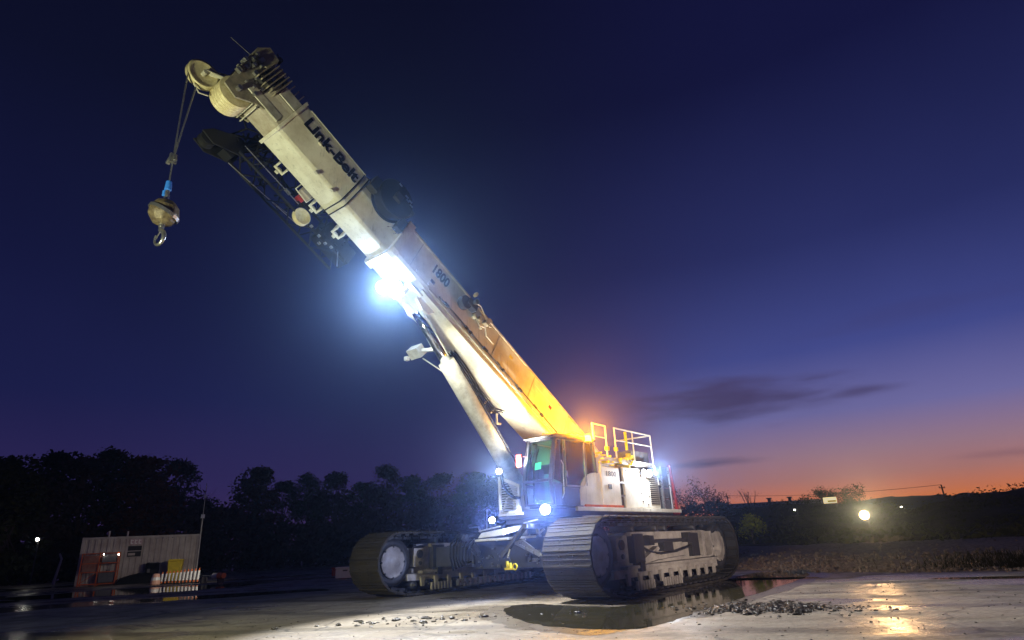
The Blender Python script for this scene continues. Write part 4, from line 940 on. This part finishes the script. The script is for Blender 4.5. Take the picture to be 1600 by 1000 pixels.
for i, (x, z) in enumerate(hp):
    x2, z2 = hp[min(i + 1, len(hp) - 1)]; x1, z1 = hp[max(i - 1, 0)]; t_ = Vector((x2 - x1, 0, z2 - z1)).normalized(); nv = Vector((-t_.z, 0, t_.x)); r0 = .042 - .027 * (i / len(hp)) ** 1.4
    vs += [Vector((x, 0, z)) + nv * r0 * math.cos(2 * PI * k / nn) + Vector((0, r0 * math.sin(2 * PI * k / nn), 0)) for k in range(nn)]
m.add(vs, [(i * nn + k, i * nn + (k + 1) % nn, (i + 1) * nn + (k + 1) % nn, (i + 1) * nn + k) for i in range(len(hp) - 1) for k in range(nn)])
m.add(vs[-nn:], [tuple(range(nn))]); m.build('hook', 'steel', hb, smooth=True)
m = MB(); m.cyl((0, 0, -.80), (0, 0, -.90), .05, n=12); m.bar((.0, 0, -.95), (-.12, .01, -1.10), .015, .02); m.build('hook_latch', 'steel', hb)
hb.rotation_euler = (0, 0, R_(-25)); hb.scale = (.95, .95, .95)

# ------------------------------------------------------------------ yard things on the left
P0, P1 = Vector((-25.25, 37.05, 0)), Vector((-19.77, 39.45, 0))
ang = math.atan2(P1.y - P0.y, P1.x - P0.x); Lc = (P1 - P0).length
co = thing('shipping_container', 'weathered grey corrugated steel container at the left of the yard', 'container', P0, ang)
prof = []; x = 0; k = 0
while x < Lc:
    prof += [(x, 0), (x + .13, 0), (x + .17, .07), (x + .27, .07)]; x += .31
prof = [(a, b_) for a, b_ in prof if a <= Lc] + [(Lc, 0)]
m = MB(); vs = [(a, b_ + .0, .15) for a, b_ in prof] + [(a, b_ + .0, 2.5) for a, b_ in prof]; k = len(prof)
m.add(vs, [(i, i + 1, k + i + 1, k + i) for i in range(k - 1)]); m.box(0, .06, .1, 2.4, .1, 2.5); m.box(Lc - .06, Lc, .1, 2.4, .1, 2.5); m.box(0, Lc, 2.34, 2.4, .1, 2.5); m.box(0, Lc, .1, 2.38, 2.50, 2.54)
m.build('corrugated_wall', 'container', co)
m = MB(); m.box(-.03, Lc + .03, -.03, .10, 0, .15); m.box(-.03, Lc + .03, -.02, .10, 2.47, 2.6)
for a in (-.05, Lc - .07): m.box(a, a + .12, -.035, .09, 0.002, 2.602)
m.build('corner_frame', 'container', co, bevel=.01)
m = MB(); m.box(2.30, 3.0, -.03, .06, 1.45, 2.05); wf = m.build('window', 'decal', co, bevel=.01)
m = MB(); m.box(2.26, 3.04, -.06, -.031, 1.75, 1.79); m.box(2.26, 3.04, -.06, -.031, 1.41, 1.46); m.box(2.35, 2.7, -.05, -.031, 1.53, 1.66); m.build('window_bars', 'container', wf)
m = MB(); m.box(2.35, 2.98, -.05, .05, 2.12, 2.44); sg = m.build('notice_board', mat('pale_board', (.5, .36, .38), .6), co)
m = MB()
for a in (2.40, 2.60, 2.80): m.box(a, a + .13, -.06, -.051, 2.17, 2.21); m.box(a, a + .04, -.06, -.051, 2.21, 2.40); m.box(a + .04, a + .13, -.0605, -.051, 2.34, 2.38)
m.build('board_marks', 'reflector', sg)
m = MB(); m.box(4.05, 4.2, -.05, .0, 1.75, 1.88); m.cyl((1.15, .5, 2.5), (1.15, .5, 2.95), .05, n=8); m.cyl((2.1, .5, 2.5), (2.1, .5, 2.9), .05, n=8); m.build('vent_pipes', 'container', co)
m = MB()
for a in range(7): m.cyl((3.7 + a * .17, -.01, 2.44), (3.7 + a * .17, -.04, 2.44), .04, n=6)
m.build('hooks', 'steel', co)
def cl_pt(a, b_): # point in front of the container, container coordinates
    return P0 + Vector((math.cos(ang) * a - math.sin(ang) * b_, math.sin(ang) * a + math.cos(ang) * b_, 0))
# antenna mast
mp_ = cl_pt(Lc + .08, -.25)
o = thing('antenna_mast', 'thin tall white antenna mast at the corner of the container', 'mast', mp_)
m = MB(); m.cyl((0, 0, 0), (0, 0, 3.6), .035, n=8); m.cyl((0, 0, 3.6), (0, 0, 5.5), .02, n=8); m.build('pole', 'white', o)
m = MB(); m.box(-.08, .08, -.08, .08, 3.5, 3.72); m.box(-.05, .05, -.05, .05, 4.72, 4.86); m.bar((-.2, 0, 4.9), (.35, 0, 4.95), .015, .015); m.cyl((0, 0, 5.5), (0, 0, 5.62), .03, .005, n=8); m.build('antenna_head', 'reflector', o)
m = MB(); m.cyl((0, 0, 0), (0, 0, .05), .2, n=12); m.build('base_plate', 'dark', o)
# orange rack
o = thing('orange_rack', 'faded orange steel rack holding a grey tank before the container', 'rack', cl_pt(.25, -.85), ang)
m = MB()
for a in (0, .85, 1.75):
    for b_ in (0, .6): m.bar((a, b_, 0), (a, b_, 1.75 if a else 1.7), .05, .05)
for z in (.1, .72, 1.18, 1.7): 
    for b_ in (0, .6): m.bar((0, b_, z), (1.75, b_, z), .05, .045)
    for a in (0, 1.75): m.bar((a, 0, z), (a, .6, z), .05, .045)
m.bar((0, 0, .1), (.85, 0, .72), .03, .03)
m.build('rack_frame', 'orange', o)
m = MB(); m.box(.05, .8, .12, .5, .75, 1.6); m.build('back_panel', mat('faded_red', (.22, .07, .05), .6, base2=(.30, .2, .16), nscale=3), o)
m = MB(); m.box(.9, 1.7, .1, .5, .15, .68); m.cyl((1.3, .3, .68), (1.3, .3, .82), .1, n=10); m.box(.95, 1.65, .1, .5, 1.2, 1.55); m.build('grey_tanks', 'grey', o, bevel=.03)
m = MB(); m.box(1.0, 1.04, -.04, -.0, 1.62, 1.66); m.box(1.72, 1.78, -.05, -.02, 1.58, 1.64); m.build('tail_light', 'smalllamp', o)
# tarp-covered pile
m = MB(); vs = []; nx, ny = 14, 8
for i in range(nx + 1):
    for j in range(ny + 1):
        a, b_ = i / nx, j / ny; h = math.sin(PI * b_) ** .5 * (.35 + .9 * a) * math.sin(PI * min(1, a * .5 + .5)) ** .4 * (1 if a < .92 else .5) * (.85 + .3 * fbm(a * 5, b_ * 5)); vs.append((a * 2.2, b_ * 1.1, .8 * max(h if 0 < i < nx else 0, 0)))
m.add(vs, [(i * (ny + 1) + j, (i + 1) * (ny + 1) + j, (i + 1) * (ny + 1) + j + 1, i * (ny + 1) + j + 1) for i in range(nx) for j in range(ny)])
o = m.build('covered_pile', 'black', smooth=True); o.location = cl_pt(2.05, -1.25); o.rotation_euler = (0, 0, ang); tag(o, 'low pile under a black sheet between the orange rack and the dark drum', 'pile')
o = thing('dark_drum', 'dark upright generator drum left of the yellow bin', 'generator', cl_pt(3.75, -.6), ang)
m = MB(); m.cyl((0, 0, .08), (0, 0, 1.05), .36, n=20); m.cyl((0, 0, .35), (0, 0, .39), .375, n=20); m.cyl((0, 0, .72), (0, 0, .76), .375, n=20); m.build('drum_shell', 'black', o, smooth=True)
m = MB(); m.cyl((0, 0, 1.05), (0, 0, 1.10), .30, n=16); m.box(-.2, -.05, -.41, -.36, .55, .75); m.build('drum_lid', 'grey', o)
m = MB(); m.box(-.4, .4, -.4, .4, 0, .08); m.build('pallet', 'grey', o)
o = thing('yellow_bin', 'bright yellow plastic bin standing in front of the container', 'bin', cl_pt(5.0, -1.3), ang)
m = MB(); m.hexa([(-.30, -.3, .05), (.30, -.3, .05), (.30, .3, .05), (-.30, .3, .05), (-.40, -.38, 1.1), (.40, -.38, 1.1), (.40, .38, 1.1), (-.40, .38, 1.1)]); m.build('bin_body', 'yellow', o, bevel=.04)
m = MB(); m.prism([(-.43, 1.1), (.43, 1.1), (.40, 1.2), (-.30, 1.22)], -.41, .41, lambda a, b_, c_: (a, c_, b_)); m.build('bin_lid', 'yellow', o, bevel=.02)
m = MB(); m.cyl((-.32, .3, .09), (-.25, .3, .09), .09, n=12); m.cyl((.25, .3, .09), (.32, .3, .09), .09, n=12); m.build('bin_wheels', 'black', o)
# delineator posts in a slanting row
def delineator(loc, lab):
    o = thing('traffic_delineator', lab, 'delineator', loc, 0, 'striped delineator posts before the container')
    m = MB(); m.cyl((0, 0, 0), (0, 0, .05), .10, .08, n=12); m.build('rubber_base', 'black', o)
    m = MB(); m.cyl((0, 0, .05), (0, 0, .56), .040, .036, n=12); m.build('post', 'orangeband', o)
    m = MB(); m.cyl((0, 0, .14), (0, 0, .50), .056, n=12, caps=False); m.build('reflective_band', 'reflector', o)
    m = MB(); m.cyl((0, 0, .56), (0, 0, .60), .025, n=8); m.build('top_loop', 'orangeband', o)
    return o
d0 = None; nD = 11
for k in range(nD):
    p = Vector((-18.83, 34.23, 0)).lerp(Vector((-16.60, 33.48, 0)), k / 10)
    lab = 'striped delineator post, %s in the row' % (('leftmost', 'second from the left', 'third from the left', 'fourth from the left', 'fifth from the left', 'middle one', 'fifth from the right', 'fourth from the right', 'third from the right', 'second from the right', 'rightmost')[k])
    if d0 is None: d0 = delineator(p, lab)
    else:
        c = copy_tree(d0); c.location = p; c['label'] = lab
    if k: c.scale = (1, 1, 1 + .018 * k)
    if k: c.rotation_euler = (R_(random.uniform(-2, 2)), R_(3), random.random())
o = thing('traffic_barrel', 'pinkish white barrel at the left end of the delineator row', 'barrel', (-19.0, 33.95, 0))
m = MB(); m.lathe((0, 0, 0), (0, 0, 1), [(.20, .0), (.24, .05), (.22, .2), (.20, .22), (.18, .42), (.15, .52), (.001, .54)], 18); m.build('barrel_body', mat('faded_orange', (.75, .42, .30), .5), o, smooth=True)
m = MB(); m.lathe((0, 0, 0), (0, 0, 1), [(.215, .21), (.195, .36)], 18); m.build('white_stripe', 'reflector', o)
o = thing('barricade_bar', 'white and orange barricade bar lying on blocks right of the delineators', 'barricade', (-16.10, 33.05, 0), -.55)
m = MB(); m.cyl((-.1, 0, .32), (1.55, 0, .32), .04, n=8); m.build('bar', 'grey', o)
m = MB(); m.cyl((.85, 0, .32), (1.3, 0, .32), .13, n=14); m.build('white_sleeve', 'reflector', o)
m = MB(); m.cyl((1.3, 0, .32), (1.68, 0, .32), .16, .13, n=14); m.build('orange_end', 'orangeband', o)
m = MB(); m.box(0, .12, -.15, .15, 0, .28); m.box(1.4, 1.5, -.15, .15, 0, .18); m.build('foot_blocks', 'dark', o)
# added fill light on the row and container wall, no lantern there
yard_light('row_fill_light', 'SPOT', (-13.5, 31.0, 2.2), (-20.2, 36.6, .7), 450, (1, .93, .8), .1, 60, .8)
# small yard lamp and short post on the far left
o = thing('yard_lamp', 'small lit lamp on a thin pole at the far left', 'lamp', (-34.5, 45.9, 0))
m = MB(); m.cyl((0, 0, 0), (0, 0, 3.0), .04, n=8); m.build('pole', 'dark', o)
m = MB(); m.box(-.15, .15, -.12, .2, 3.02, 3.14); m.build('lamp_head', 'dark', o)
m = MB(); m.ball((0, -.15, 3.0), .10, 10, 6); m.build('lamp_bulb', 'smalllamp', o)
o = thing('leaning_post', 'short pale leaning post with a bent top left of the container', 'post', (-31.5, 44.0, 0))
m = MB(); m.cyl((0, 0, 0), (.25, 0, 1.6), .09, .06, n=8); m.build('shaft', 'container', o); m = MB(); m.cyl((.25, 0, 1.6), (.05, 0, 1.95), .07, .05, n=8); m.ball((.25, 0, 1.6), .075, 8, 6); m.build('bent_top', 'container', o)
# red and white boxes on the yard behind the far track
o = thing('red_tool_chest', 'low red chest left of the far crane track', 'chest', (-9.0, 32.6, 0), .1)
m = MB(); m.box(-.45, .45, -.3, .3, .05, .36); m.build('chest_body', 'red', o, bevel=.02); m = MB(); m.box(-.47, .47, -.32, .32, .365, .44); m.build('chest_lid', 'red', o, bevel=.02); m = MB(); m.box(-.08, .08, -.34, -.31, .26, .33); m.build('handle', 'steel', o); m = MB(); m.box(.05, .3, -.335, -.32, .12, .26); m.build('red_light', 'redlens', o)
o = thing('white_cooler', 'white box beside the red chest at the far track', 'box', (-8.0, 29.6, 0), .15)
m = MB(); m.box(-.42, .42, -.3, .3, .04, .42); m.build('box_body', 'reflector', o, bevel=.03); m = MB(); m.box(-.44, .44, -.32, .32, .425, .50); m.build('box_lid', 'reflector', o, bevel=.03); m = MB(); m.box(-.1, .1, -.34, -.315, .33, .38); m.build('handle', 'dark', o)

# ------------------------------------------------------------------ mud clods on the yard
random.seed(17)
def clod(m, x, y, r):
    o = len(m.v); m.ball((x, y, r * .35), r, 7, 5, (random.uniform(.8, 2.2), random.uniform(.8, 1.6), random.uniform(.35, .7)))
    for i in range(o, len(m.v)): v = m.v[i]; s_ = r * .22; m.v[i] = (v[0] + random.uniform(-s_, s_), v[1] + random.uniform(-s_, s_), max(.0, v[2] + random.uniform(-s_, s_)))
M['mud'] = mat('wet_mud', (.012, .009, .007), .35, base2=(.03, .023, .016), nscale=40, bump=.6, bscale=60)
m = MB()
for k in range(75): clod(m, random.gauss(-1.5, 1.0), random.gauss(10.7, .30), random.choice((.010, .014, .02, .035)) * random.uniform(.7, 1.3))
for k in range(1100): clod(m, random.uniform(-6, 8), random.uniform(7, 14.5), random.choice((.003, .004, .006, .009)) * random.uniform(.7, 1.3))
stuff(m.build('scattered_mud_clods', 'mud'))
m = MB()
for k in range(2600):
    a = random.gauss(0, 1); b_ = random.gauss(0, 1); clod(m, 3.55 + a * .46 + b_ * .16, 10.15 + b_ * .30 - a * .24 + .12 * math.sin(a * 5), (abs(random.gauss(.003, .013)) + .004) * (1 if abs(a) < 1.2 else .6))
stuff(m.build('mud_heap', 'mud'))
m = MB(); random.seed(31)
for k in range(2600):
    a = random.uniform(13, 52); r = edge_r(a) + abs(random.gauss(.6, 2.2)); 
    if r > edge_r(a) + 9: continue
    x, y = math.sin(R_(a)) * r, math.cos(R_(a)) * r; q_ = random.uniform(.02, .06); o = len(m.v); m.ball((x, y, gr_h(a, r) + q_ * .3), q_, 5, 3, (random.uniform(.7, 1.4), 1, .7))
    for i in range(o, len(m.v)): v = m.v[i]; m.v[i] = tuple(c_ + random.uniform(-.25, .25) * q_ for c_ in v)
stuff(m.build('loose_stones', mat('stones', (.22, .19, .17), .6, base2=(.08, .07, .06), nscale=3)))

# ------------------------------------------------------------------ trees
def crown_mesh(seed, nl, H, W, trunk=.22, low=.12, leaf=.34):
    rnd = random.Random(seed); cl = []
    for k in range(52):
        z = rnd.uniform(low, .95); wv = (math.sin(PI * min(1, (z + .12) / 1.12)) ** .6) * (1 - .25 * z)
        a = rnd.uniform(0, 2 * PI); r = rnd.random() ** .5 * wv * W * .5 * .85; cl.append((r * math.cos(a), r * math.sin(a), z * H, rnd.choice((.10, .13, .16, .22)) * W * (1.25 - .5 * z)))
    cl.append((rnd.uniform(-.1, .1) * W, 0, H * .93, W * .12))
    m = MB()
    for k in range(nl):
        c = rnd.choice(cl); v = Vector((rnd.gauss(0, 1), rnd.gauss(0, 1), rnd.gauss(0, 1))).normalized() * c[3] * rnd.uniform(.55, 1.15)
        p = Vector(c[:3]) + Vector((v.x, v.y, v.z * .8)); s_ = leaf * rnd.uniform(.5, 1.2)
        X = Vector((rnd.uniform(-1, 1), rnd.uniform(-1, 1), rnd.uniform(-1, 1))).normalized(); Y = X.orthogonal().normalized()
        m.add([p - X * s_ * .5, p + Y * s_ * .3, p + X * s_ * .5, p - Y * s_ * .3], [(0, 1, 2, 3)])
    t = MB(); t.cyl((0, 0, -.3), (0, 0, H * .35), trunk, trunk * .7, n=8); t.cyl((0, 0, H * .35), (rnd.uniform(-.3, .3), 0, H * .8), trunk * .7, trunk * .2, n=7)
    for k in range(14):
        c = rnd.choice(cl); e_ = Vector(c[:3]) * 1.0 + Vector((rnd.uniform(-1, 1), rnd.uniform(-1, 1), rnd.uniform(.3, 1.2))) * (c[3] + .5); t.cyl(c[:3], e_, trunk * .12, trunk * .03, n=4)
    for c in cl[:14]:
        z0 = H * rnd.uniform(.15, .5); t.cyl((0, 0, z0), c[:3], trunk * .35, trunk * .08, n=5)
    return m, t
tree_lab = []
def put_tree(proto, loc, sx, sz, rz, lab, grp):
    r = copy_tree(proto); r.location = loc; r.scale = (sx, sx, sz); r.rotation_euler = (0, 0, rz); r['label'] = lab; r['group'] = grp; return r
protos = []
for i, (mt, W) in enumerate((('leafg', 8.0), ('leafr', 6.2), ('leafb', 7.2), ('leafg', 6.4))):
    cm, tm = crown_mesh(100 + i, 7500, 10, W, leaf=.34, low=.05)
    o = thing('broadleaf_tree', 'x', 'tree'); cm.build('crown', mt, o); tm.build('trunk', 'bark', o); protos.append(o)
left = [(-44.5, 51.0, 9.7), (-39.0, 48.2, 9.5), (-43.1, 57.7, 11.3), (-37.7, 54.1, 10.0), (-38.2, 58.7, 11.4), (-32.8, 54.9, 10.0), (-34.6, 63.2, 10.9), (-35.5, 71.7, 7.7), (-35.3, 76.2, 6.9),
        (-28.5, 68.3, 10.5), (-29.5, 78.7, 10.0), (-25.4, 75.9, 10.4), (-21.8, 74.9, 10.3), (-20.5, 81.5, 9.7), (-16.6, 78.3, 11.3), (-14.1, 82.8, 10.3), (-10.1, 81.4, 10.3), (-6.2, 79.8, 10.1), (-3.1, 83.9, 9.9), (.3, 88, 9.9),
        (5.3, 89.8, 9.2), (10.8, 91.4, 8.6), (16.7, 93.5, 8.0)]
kinds = [0, 3, 0, 2, 0, 1, 2, 3, 2, 1, 2, 0, 2, 3, 2, 0, 2, 3, 0, 2, 3, 0, 2]
where = ['at the left edge of the photo', 'low broad crown near the left edge', 'behind the left edge tree', 'above the small yard lamp', 'above the left end of the container, highest of its clump', 'above the middle of the container', 'above the right end of the container',
         'low crown right of the antenna mast', 'lowest crown in the gap right of the antenna mast', 'standing alone right of the gap, reddish and rounded', 'just right of the reddish tree', 'fourth crown left of the far track', 'above the red chest, narrow top', 'low shoulder above the front of the far track',
         'tallest crown behind the far track', 'right of the tallest crown', 'behind the middle of the far track', 'behind the far track under the lift cylinder', 'beside the slatted front guard', 'behind the crane front', 'behind the cab', 'behind the engine house', 'behind the counterweight']
cn = ['dark green', 'reddish autumn', 'brownish thinning', 'dull green narrow']
used = [False] * 4
for i, ((x, y, h), kd) in enumerate(zip(left, kinds)):
    lab = '%s tree, %s' % (cn[kd], where[i]); pr_ = protos[kd]; sx = random.uniform(1.0, 1.35) * (1.1 if i < 9 else 1.0)
    if not used[kd]:
        used[kd] = True; r = pr_; r.location = (x, y, 0); r.scale = (sx, sx, h / 10); r['label'] = lab; r['group'] = 'treeline behind the yard'
    else: put_tree(pr_, (x, y, 0), sx, h / 10, random.uniform(0, 6), lab, 'treeline behind the yard')
# undergrowth closing the treeline's foot
m = MB(); rnd = random.Random(77)
for k in range(26000):
    tt_ = rnd.random(); 
    x = -52 + 92 * tt_; y = lerp([(-52, 47), (-30, 58), (-20, 70), (0, 80), (20, 84), (40, 84)], x) + rnd.uniform(-3, 3)
    if x > 27: continue
    hh = 3.2 + 3.6 * fbm(x * .25, 3) 
    p = Vector((x, y, hh * rnd.random() ** .8)); s_ = rnd.uniform(.3, .75); X = Vector((rnd.uniform(-1, 1), rnd.uniform(-1, 1), rnd.uniform(-1, 1))).normalized(); Y = X.orthogonal().normalized()
    m.add([p - X * s_ * .5, p + Y * s_ * .3, p + X * s_ * .5, p - Y * s_ * .3], [(0, 1, 2, 3)])
stuff(m.build('undergrowth', 'leafb'))
# brush on the right-hand slope
m = MB()
for k in range(14000):
    a = rnd.uniform(13, 50); r = edge_r(a) + 9 + (crest_r(a) - edge_r(a) - 9) * rnd.random() ** 1.2
    cx, cy = math.sin(R_(a)) * r, math.cos(R_(a)) * r
    if fbm(cx * .3, cy * .3) < .45: continue
    z = hill_h(a, r) + rnd.random() * (.25 + .005 * r) * (.6 + fbm(cx * .5, cy * .5)); s_ = rnd.uniform(.12, .28) * (1 + r / 110); p = Vector((cx, cy, z)); X = Vector((rnd.uniform(-1, 1), rnd.uniform(-1, 1), rnd.uniform(-.3, 1))).normalized(); Y = X.orthogonal().normalized()
    m.add([p - X * s_ * .5, p + Y * s_ * .22, p + X * s_ * .5, p - Y * s_ * .22], [(0, 1, 2, 3)])
stuff(m.build('brush', 'leafg'))
# grass tufts at the verge
m = MB()
for k in range(2600):
    a = rnd.gauss(39, 3.4); r = edge_r(a) + .4 + abs(rnd.gauss(0, 1.0)); x, y = math.sin(R_(a)) * r, math.cos(R_(a)) * r; z = gr_h(a, r); h = rnd.uniform(.08, .26); dx, dy = rnd.uniform(-.1, .1), rnd.uniform(-.1, .1)
    m.add([(x - .012, y, z), (x + .012, y, z), (x + dx, y + dy, z + h)], [(0, 1, 2)])
stuff(m.build('verge_grass', 'drygrass'))
# bare and leafy trees on the right
def bare_tree(seed, H, nl, mt, lab, loc, W=1.0, leaf=.3):
    rnd = random.Random(seed); t = MB(); cr_ = MB(); tips = []
    def grow(p, d_, ln, r, k):
        q = p + d_ * ln; t.cyl(p, q, r, r * .65, n=6 if k < 2 else 4)
        if k >= 4: tips.append(q); return
        for _ in range(2 if k else 3):
            nd = (d_ + Vector((rnd.uniform(-1, 1) * W, rnd.uniform(-1, 1) * W, rnd.uniform(-.2, .6))) * .62).normalized(); grow(q, nd, ln * rnd.uniform(.62, .86), r * .62, k + 1)
        if k > 1: tips.append(q)
    grow(Vector((0, 0, -.3)), Vector((0, 0, 1)), H * .32, H * .022, 0)
    mz = max(q.z for q in tips); sc_ = H / mz
    t.v = [(a * sc_, b_ * sc_, c_ * sc_) for a, b_, c_ in t.v]
    for k in range(nl):
        q = rnd.choice(tips) * sc_; p = q + Vector((rnd.gauss(0, .45), rnd.gauss(0, .45), rnd.gauss(0, .35))); s_ = leaf * rnd.uniform(.5, 1.1); X = Vector((rnd.uniform(-1, 1), rnd.uniform(-1, 1), rnd.uniform(-1, 1))).normalized(); Y = X.orthogonal().normalized()
        cr_.add([p - X * s_ * .5, p + Y * s_ * .3, p + X * s_ * .5, p - Y * s_ * .3], [(0, 1, 2, 3)])
    o = thing('sparse_tree', lab, 'tree', loc); t.build('trunk', 'bark', o); cr_.build('crown', mt, o); return o
bare_tree(5, 7.0, 900, 'leafb', 'thin bushy tree just right of the crane counterweight, left of its taller neighbour', (22.4, 86.5, 0), 1.1)
bare_tree(6, 8.3, 1000, 'leafr', 'tall sparse tree with a few reddish leaves right of the crane', (25.6, 86.6, 0), .9)
bare_tree(8, 7.3, 60, 'leafb', 'nearly leafless thin tree against the sunset between the crane and the round tree', (33.8, 94.1, 0), .5, .2)
bare_tree(12, 6.9, 2300, 'leafg', 'wide round dark tree behind the lit panel', (48.6, 99.0, .2), 1.5, .36)
bare_tree(14, 5.7, 900, 'leafb', 'lower thin tree right of the wide round tree', (52.0, 99.5, .2), 1.2, .3)
bare_tree(15, 4.6, 700, 'leafg', 'low shrub on the slope right below the tall sparse tree', (28.6, 88, 0), 1.4, .3)
cm, tm = crown_mesh(300, 900, 1.3, 1.9, trunk=.06, low=.2, leaf=.16)
o = thing('yellow_bush', 'yellow green bush lit beside the right end of the near track', 'bush', (13.0, 37.0, .75)); cm.build('foliage', 'leafy', o); tm.build('stem', 'bark', o)
yard_light('bush_path_light', 'SPOT', (12.0, 33.5, 2.6), (13.0, 37.0, 1.4), 110, (1, .95, .7), .1, 50)

# ------------------------------------------------------------------ far right: shed, poles, lamps
o = thing('warehouse', 'long low dark warehouse on the rise behind the slope', 'warehouse', (41.5, 121.5, 2.2), R_(-8))
m = MB(); m.box(-3, 15, -4, 6, 0, 3.4); m.build('wall', 'earth', o)
m = MB(); m.prism([(-4.4, 3.4), (6.4, 3.4), (1, 4.4)], -3.4, 15.4, lambda a, b_, c_: (c_, a, b_)); rf = m.build('roof', 'grey', o)
for a in (5.5, 9.2): m = MB(); m.cyl((a, 1, 4.3), (a, 1, 4.9), .3, n=8); m.cyl((a, 1, 4.9), (a, 1, 5.1), .5, n=8); m.build('roof_vent', 'grey', rf)
o = thing('lit_panel', 'cream lit panel on posts in front of the wide round tree', 'light panel', (40.6, 84.5, 1.5), R_(-25))
m = MB(); m.box(-.8, .8, -.06, .06, 2.85, 3.6); m.build('panel', 'litpanel', o, bevel=.04); m = MB(); m.cyl((-.7, .1, -1), (-.7, .1, 3.6), .07, n=8); m.cyl((.7, .1, -1), (.7, .1, 3.6), .07, n=8); m.build('support_posts', 'dark', o)
m = MB(); m.box(-.3, .7, -.07, -.061, 3.0, 3.2); m.build('panel_patch', 'yellow', o)
def pole_lamp(loc, h, lab, em, r, arm=.4):
    o = thing('street_lamp', lab, 'street lamp', loc)
    m = MB(); m.cyl((0, 0, -1), (0, 0, h), .07, .05, n=8); m.bar((0, 0, h), (-arm, -.2, h + .05), .05, .05); m.build('pole', 'dark', o)
    m = MB(); m.box(-arm - .2, -arm + .2, -.5, -.1, h + .03, h + .12); m.build('lamp_head', 'dark', o)
    m = MB(); m.ball((-arm, -.32, h - .02 * 1), r, 12, 8); return o, m.build('lamp_bulb', em, o)
hg = lambda x, y: hill_h(math.degrees(math.atan2(x, y)), math.hypot(x, y))
o, bb = pole_lamp((25.65 + .4, 48.6 + .3, hg(25.65, 48.6)), 2.0 - hg(25.65, 48.6), 'brilliant warm floodlight on a short pole at the right of the yard', 'warmlens', .33)
lamp_light('floodlight_beam', bb, (-.45, -.75, 2.0 - hg(25.65, 48.6)), (-.467, -.884, .03), 15000, (1, .56, .22), 'SPOT', 15, 1.0, .2)
lamp_light('floodlight_glow', bb, (-.45, -.7, 2.0 - hg(25.65, 48.6)), (0, 0, 1), 60, (1, .75, .42), 'POINT', size=.2)
o, bb = pole_lamp((49.8, 84.4, 3.55 - 2.3), 2.3, 'small white street lamp right of the brilliant floodlight', 'smalllamp', .16)
o, bb = pole_lamp((31.3, 73.3, .8), 2.6, 'small white street lamp left of the lit panel', 'smalllamp', .10)
o, bb = pole_lamp((43.0, 86.0, .9), 2.3, 'tiny dim street lamp just under the lit panel', 'smalllamp', .07)
o = thing('parked_trailer', 'dim pale trailer with a rounded front left of the lit panel', 'trailer', (31.8, 77.0, 1.2), R_(-20))
m = MB(); m.prism([(-.9, .4), (.9, .4), (.9, 1.2), (-.5, 1.2), (-.9, .8)], -.7, .7, lambda a, b_, c_: (a, c_, b_)); m.build('trailer_body', 'reflector', o, bevel=.08)
m = MB(); m.cyl((-.3, -.75, .25), (-.3, .75, .25), .28, n=14); m.cyl((.4, -.75, .25), (.4, .75, .25), .28, n=14); m.build('wheels', 'black', o)
UP = []
for i, (x, y, z, h, lab) in enumerate(((55.6, 84.5, 2.8, 3.2, 'wooden utility pole on the crest at the right of the photo'), (35.5, 110, 4.4, 3.0, 'small utility pole above the warehouse roof left of the round tree'))):
    o = thing('utility_pole', lab, 'utility pole', (x, y, z), R_(30), 'utility poles along the crest'); UP.append((x, y, z + h))
    m = MB(); m.cyl((0, 0, -1), (0, 0, h), .12, .09, n=8); m.build('pole', 'bark', o); m = MB(); m.bar((-.7, 0, h - .4), (.7, 0, h - .4), .09, .09); m.build('crossarm', 'bark', o)
    m = MB(); [m.cyl((a, 0, h - .35), (a, 0, h - .2), .05, n=6) for a in (-.6, 0, .6)]; m.build('insulators', 'grey', o)
a, b_ = Vector(UP[1]), Vector(UP[0]); pts = [a.lerp(b_, t_ / 12) - Vector((0, 0, 4 * .5 * (t_ / 12) * (1 - t_ / 12))) for t_ in range(13)]
m = MB(); m.tube(pts, .03, 4); tag(m.build('overhead_cable', 'black'), 'thin dark cable strung between the utility poles', 'cable')

# ------------------------------------------------------------------ haze: still, damp night air
hz_ = bpy.data.materials.new('night_haze'); hz_.use_nodes = True; t = hz_.node_tree
for n_ in list(t.nodes): t.nodes.remove(n_)
ou = t.nodes.new('ShaderNodeOutputMaterial'); pv = t.nodes.new('ShaderNodeVolumePrincipled'); pv.inputs['Color'].default_value = (.42, .66, 1, 1); pv.inputs['Density'].default_value = .0004; pv.inputs['Anisotropy'].default_value = .92
t.links.new(pv.outputs[0], ou.inputs['Volume'])
m = MB(); m.box(-330, 330, -60, 345, -1.5, 22); stuff(m.build('haze', hz_))
